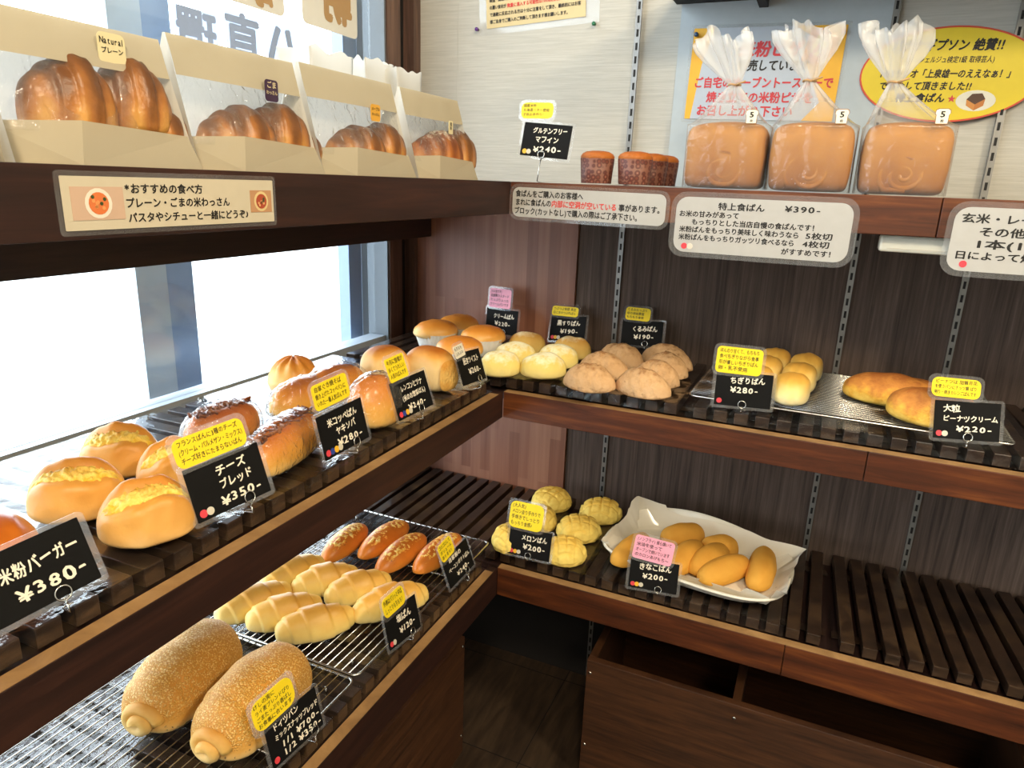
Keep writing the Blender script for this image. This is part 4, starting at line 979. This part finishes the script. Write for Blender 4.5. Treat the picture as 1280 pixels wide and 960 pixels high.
# ------------------------------------------------------------------ croissant pouches on the top window shelf
def pouch(label, y0, y1, top, stick, seed):
    w = y1-y0; mat = Matrix.Translation((-.026, (y0+y1)/2, ZT-.0003)) @ Matrix.Rotation(PI/2, 4, 'Z')
    t = thing('paper_pouch', label, 'paper bag', matrix=mat, group='croissant bags in the front row'); a = w/2; D = .085; h = top
    # local: x right, y back, z up
    def crinkle(x, z): return .0016*noise.noise(Vector((x*30, z*30, seed)))
    yt = lambda z: .006+.034*(z/h)               # front leans back to the closed top
    m = MB(); m.grid(lambda u, v: ((u-.5)*2*(a-.004*v), D-(D-.043)*v+crinkle(u*w, v*h), .0005+v*h), 14, 12); m.obj('back_panel', BAGBACK, t)
    zt = .030
    m = MB(); m.add([(-a, D*.45, zt), (-a*.35, .004, zt+.004), (a*.88, .006, zt-.001), (a, 0, 0), (-a*.42, 0, 0), (-a, D*.45, 0), (a, D*.45, zt), (a, D*.5, 0)],
                    [(4, 3, 2, 1), (0, 4, 1), (5, 4, 0), (3, 7, 6, 2)])
    m.obj('base_fold', BAGPAPER, t)
    MB().box((-a*.96, .006, 0), (a*.96, D*.9, .0006)).obj('bottom', BAGPAPER, t)
    zb = h*.70
    m = MB(); m.grid(lambda u, v: ((u-.5)*2*(a-.003), yt(zb+(h-zb)*v)-.0+crinkle(u*w, v*.03), zb+(h-zb)*v), 16, 6); m.obj('top_band', BAGPAPER, t)
    m = MB(); m.grid(lambda u, v: ((u-.5)*2*(a-.003)*(1 if True else 1), yt(zt*.8+(zb-zt*.8)*v)+(.012*(1-v)*(abs(u-.5)*2)**2)+2*crinkle(u*w+.3, v*.1), zt*.8+(zb-zt*.8)*v), 18, 12); m.obj('window_film', WRAP, t)
    for s in (-1, 1):
        m = MB(); m.grid(lambda u, v: (s*(a-.003*v)+s*(-.010)*math.sin(PI*u)*(1-v), yt(v*h)+(max(.043, D-(D-.043)*v)-yt(v*h))*u, v*h), 6, 10)
        m.obj('side_gusset', BAGBACK, t)
    if stick:
        cx, cz, sw, sh, pm, lm, lines = stick; ys = yt(cz)-.0032
        MB().slab(rrect(sw, sh, sw*.18, cx, cz), ys, ys+.0004).obj('sticker', pm, t); st = t.children[-1] if t.children else None
        m = MB()
        for i, (s, k) in enumerate(lines): text(m, s, cx, cz+sh*(.14-.3*i), sh*k, min(sw*.84, sum(adv(c) for c in s)*sh*k), ys-.0003, .02, align='c')
        o = [c for c in t.children if c.name.startswith('sticker')][0]; m.obj('lettering', lm, o)
    return t
PURP = plain('purple_sticker', '#3a2440', .5); AMB = plain('amber_sticker', '#dfa63a', .5); STK = plain('cream_sticker_paper', '#ddd0a4', .5)
pouch('cream paper bag with clear window holding croissants, biggest and leftmost', -.820, -.652, .113, (.026, .096, .026, .024, STK, INK, [('Natural', .3), ('プレーン', .22)]), 1)
pouch('cream paper bag with clear window and dark purple sticker', -.650, -.472, .121, (.036, .085, .020, .022, PURP, STK, [('ごま', .34), ('わっさん', .2)]), 2)
pouch('cream paper bag with clear window and amber sticker', -.467, -.270, .124, (.036, .081, .022, .021, AMB, INK, [('メープル', .24), ('わっさん', .2)]), 3)
pouch('cream paper bag with clear window and pale sticker, nearest the corner', -.254, -.075, .124, (.038, .079, .014, .020, STK, INK, [('塩', .3), ('米', .3)]), 4)
pouch('cream paper bag cut off by the left edge of the picture', -1.000, -.835, .113, None, 5)
def mk_crois(t, L, W, H, mat):
    s = S()
    def fn(u, th):
        k = 1
        for c, d in ((-.62, .16), (-.26, .14), (.26, .14), (.62, .16)):
            ph = u+.22*math.cos(th+.5); k += d*.5*(math.tanh((ph-c)/.02) if c < 0 else math.tanh((c-ph)/.02))
        return k*.8+.03*noise.noise(Vector((u*5, math.cos(th)*3, math.sin(th)*3+s)))
    roll(L, W, H, .55, nu=80, nv=36, fn=fn, amp=.03, seed=s, flat=.3, bend=.05).obj('crust', mat, t)
for (x0, y0, x1, y1, rz, mat, lab) in ((40, 68, 143, 158, 1.2, CROIS_C, 'dark brown croissant at the left in the leftmost bag'), (125, 73, 210, 158, .6, CROIS_C, 'brown croissant with pale belly at the right in the leftmost bag'), (160, 134, 236, 166, 1.45, CROIS_C, 'croissant lying low at the right end of the leftmost bag'),
        (268, 133, 343, 188, 1.1, CROIS_C, 'brown croissant at the left in the purple-stickered bag'), (320, 131, 382, 184, .6, CROIS_C, 'brown croissant in the middle of the purple-stickered bag'), (362, 162, 402, 190, 1.3, CROIS_C, 'small croissant end at the right in the purple-stickered bag'),
        (428, 158, 478, 199, 1.1, CROIS_C, 'dark croissant at the left in the amber-stickered bag'), (458, 154, 502, 196, .7, CROIS_C, 'croissant behind at the right in the amber-stickered bag'), (484, 178, 508, 197, 1.3, CROIS_C, 'small croissant end at the right in the amber-stickered bag'),
        (531, 164, 574, 207, 1.0, CROIS_P, 'sugar-dusted croissant in the bag nearest the corner'), (556, 163, 590, 207, .8, CROIS_C, 'brown croissant behind the sugar-dusted one')):
    xp = -.058; a = at(x0, (y0+y1)/2, x=xp); b = at(x1, (y0+y1)/2, x=xp); tp = at((x0+x1)/2, y0, x=xp).z; bt = at((x0+x1)/2, y1, x=xp).z
    L = (b.y-a.y)*1.02; H = (tp-bt)*1.03
    if y1 > 186 or x0 == 160 or True: zb = bt-.012
    zb = max(zb, ZT+.002); H = max(tp-zb, .03)
    t = thing('croissant', lab, 'bread', (xp-.010, (a.y+b.y)/2, zb), rz if False else PI/2-.25+.3*(rz-1), 'croissants in the paper bags'); mk_crois(t, L, min(.054, L*.72), H, mat)

# white paper bags in the back row on the top window shelf
def white_bag(label, px0, px1, pyt, x, seed, split=False):
    a = at(px0, pyt, x=x); b = at(px1, pyt, x=x); w = b.y-a.y; h = a.z-ZT
    t = thing('white_bag', label, 'paper bag', (x, (a.y+b.y)/2, ZT+.0004), PI/2, 'white bags in the back row'); m = MB(); D = min(.06, w*.6)
    def g(u, v):
        q = u*4; k = int(q) % 4; f = q-int(q)
        c = [(-w/2, 0), (w/2, 0), (w/2, D), (-w/2, D)]; p, n = c[k], c[(k+1) % 4]
        X = p[0]*(1-f)+n[0]*f; Y = p[1]*(1-f)+n[1]*f
        if k in (1, 3): X += (-1 if k == 1 else 1)*.35*w*math.sin(PI*f)*v*.4
        zz = v*h*(1+(.06*noise.noise(Vector((u*14, seed, 0))) if v > .9 else 0))
        return (X*(1-.06*math.sin(PI*v)), Y, zz)
    m.grid(g, 56, 18, closed_u=True); m.obj('bag_wall', WHITEBAG, t)
    MB().box((-w/2*.94, .003, 0), (w/2*.94, D-.003, .001)).obj('bottom', WHITEBAG, t)
white_bag('white paper bag in the back row behind the purple-stickered bag', 386, 441, 57, -.2, 1)
white_bag('white paper bag in the back row behind the amber-stickered bag', 456, 492, 71, -.2, 2)
white_bag('white paper bag in the back row with crumpled open top, nearest the corner', 496, 527, 84, -.17, 3)
white_bag('white paper bag in the back row between the two leftmost front bags', 215, 262, 62, -.16, 4)

# ------------------------------------------------------------------ bagged loaves
def loaf_body(W, D, H, t, seed):
    m = cubeform(W, D, H, .20, seed, 10); m.obj('loaf', LOAF_C, t)
    k = MB(); pts = []; n = 60
    for i in range(n):
        f = i/(n-1); a = f*2.3*2*PI+seed; r = .003+.028*f; pts.append((r*math.cos(a)*1.1, -D*.4570, max(.006, H*.26+r*math.sin(a))))
    k.tube(pts, .0048, 10); k.obj('swirl', LOAF_C, t)
def bagged(label, x0, x1, neckpx, toppx, seed):
    W = x1-x0-.004; D = .115; H = .104; cy = .035+D/2; cx = (x0+x1)/2+.0
    t = thing('bagged_loaf', label, 'bread', (cx, cy, ZT+.0016), 0, 'bagged loaves'); loaf_body(W, D, H, t, seed)
    nk = at(*neckpx, y=cy)-Vector((cx, cy, ZT)); tp = at(*toppx, y=cy)-Vector((cx, cy, ZT))
    zs = [0, .02, .05, .08, H*.93, H*1.02, H*1.18, nk.z*.88, nk.z*.97, nk.z, nk.z+.006, nk.z+.02, nk.z+.035, nk.z+.05, tp.z]
    cr = random.Random(seed); ph = [cr.uniform(0, 6.28) for _ in range(6)]
    def g(u, v):
        a = 2*PI*u; i = v*(len(zs)-1); k = min(int(i), len(zs)-2); f = i-k; z = zs[k]*(1-f)+zs[k+1]*f
        c, s = math.cos(a), math.sin(a); e = 6; d = (abs(c)**e+abs(s)**e)**(-1/e); bx, by = c*d*(W/2+.003), s*d*(D/2+.003)
        fold = math.sin(9*a+ph[0])*.5+math.sin(14*a+ph[1]+z*20)*.3+math.sin(5*a+ph[2])*.3
        if z <= H*.93: X, Y = bx+.0012*fold, by+.0012*fold; cxn = 0; cyn = 0
        elif z <= nk.z:
            q = (z-H*.93)/(nk.z-H*.93); q2 = q**.8; r = .007*(1+.35*fold)
            X = bx*(1-q2)+c*r*q2+.004*fold*c*math.sin(PI*q); Y = by*(1-q2)+s*r*q2+.004*fold*s*math.sin(PI*q); X += nk.x*q2; Y += 0
        else:
            q = (z-nk.z)/(tp.z-nk.z); r = .007+.026*min(1, q*1.25)**.8; sp = 1+.42*fold*min(1, q*2)
            X = nk.x+(tp.x-nk.x)*q+c*r*sp*1.15; Y = s*r*sp*.8; z = z+.008*q*math.sin(3*a+ph[3])+.004*q*math.sin(11*a+ph[4])
        return (X, Y, z)
    m = MB(); m.grid(g, 144, 64, closed_u=True); m.obj('plastic_bag', BAGFILM, t)
    m = MB(); m.tube([(nk.x+.0095*math.cos(2*PI*k/18), .0095*math.sin(2*PI*k/18), nk.z+.001*math.sin(4*PI*k/18)) for k in range(18)], .0016, 6, closed=True)
    m.tube([(nk.x+.004, -.010, nk.z), (nk.x+.018, -.014, nk.z+.004)], .0014, 6); m.obj('twist_tie', plain('tan_tie', '#b08a5c', .5), t)
    sw, sh = .018, .019; sx, sz = W*.30, H*1.03
    o = [(sx-sw*.40, sz-sh/2), (sx+sw*.40, sz-sh/2), (sx+sw*.42, sz+sh*.1), (sx+sw*.5, sz+sh*.22), (sx+sw*.46, sz+sh*.42), (sx+sw*.3, sz+sh*.5), (sx-sw*.3, sz+sh*.5), (sx-sw*.46, sz+sh*.42), (sx-sw*.5, sz+sh*.22), (sx-sw*.42, sz+sh*.1)]
    ys = -D/2-.0055; st = MB().slab(o, ys, ys+.0004).obj('sticker', plain('sticker_cream', '#efe4c8', .5), t)
    rr = MB().slab([(sx+(p-sx)*1.1, sz+(q-sz)*1.1) for p, q in o], ys+.0005, ys+.0008).obj('sticker_rim', plain('sticker_brown', '#8a5a34', .5), st)
    m = MB(); text(m, '5', sx-.0040, sz-.001, .011, .008, ys-.0002, .03); text(m, '枚', sx-.002, sz-.0078, .0046, None, ys-.0002, .02); m.obj('lettering', INK, st)
    return t
bagged('bagged tin loaf with gathered film top, leftmost of three', .288, .414, (918, 108), (905, 46), 1)
bagged('bagged tin loaf with gathered film top, middle of three', .4175, .540, (1012, 103), (1008, 38), 2)
bagged('bagged tin loaf with gathered film top, rightmost of three', .5475, .668, (1118, 105), (1118, 36), 3)

# ------------------------------------------------------------------ muffins
def cup_mat():
    t = NT('brown_flower_cup'); p = t.principled(.55); v = t.coord('Object', (1, 1, 1)); vo = t.n('ShaderNodeTexVoronoi'); vo.inputs['Scale'].default_value = 110; vo.inputs['Randomness'].default_value = .35; t.l(v, vo.inputs['Vector'])
    t.l(t.ramp(vo.outputs['Distance'], [(.0, '#a07a6a'), (.2, '#6e3424'), (.45, '#4c1d12'), (.62, '#7c5040')]), p.inputs['Base Color']); return t.fin(p.outputs[0])
CUPM = cup_mat()
for (px, py, y, lab) in ((745, 228, .085, 'muffin in a brown patterned cup, leftmost'), (792, 229, .085, 'muffin in a brown patterned cup, front one of the right group'), (812, 229, .15, 'muffin in a brown patterned cup, second from the right, half hidden'), (826, 229, .21, 'muffin in a brown patterned cup, rearmost at the right')):
    p = at(px, py, y=y); R = .029
    t = thing('muffin', lab, 'muffin', (p.x, y, ZT+.0022), 0, 'muffins on the top shelf')
    MB().lathe([(R*.90, 0), (R*.91, .0006), (R*1.03, .042), (R*1.0, .0422), (R*.9, .038)], 48, fn=lambda a, j: 1+.01*math.cos(a*24)).obj('paper_cup', CUPM, t)
    s = S(); m = MB(); prof = [(R*.96, .036), (R*1.02, .0425), (R*1.03, .0455), (R*.93, .050), (R*.7, .0535), (R*.4, .055), (R*.02, .0555)]
    m.lathe(prof, 40, fn=lambda a, j: 1+.03*noise.noise(Vector((math.cos(a)*3, math.sin(a)*3, j+s)))); m.obj('muffin_top', MUFF_C, t)
o = MB().grid(lambda u, v: (.088+.185*u, .045+.21*v, ZT+.0008+.0008*(1 if u < .02 or u > .98 else 0)+.0003*math.sin(u*30)), 30, 16).obj('paper_mat', LINER); tag(o, 'sheet of white paper under the muffins', 'paper sheet')
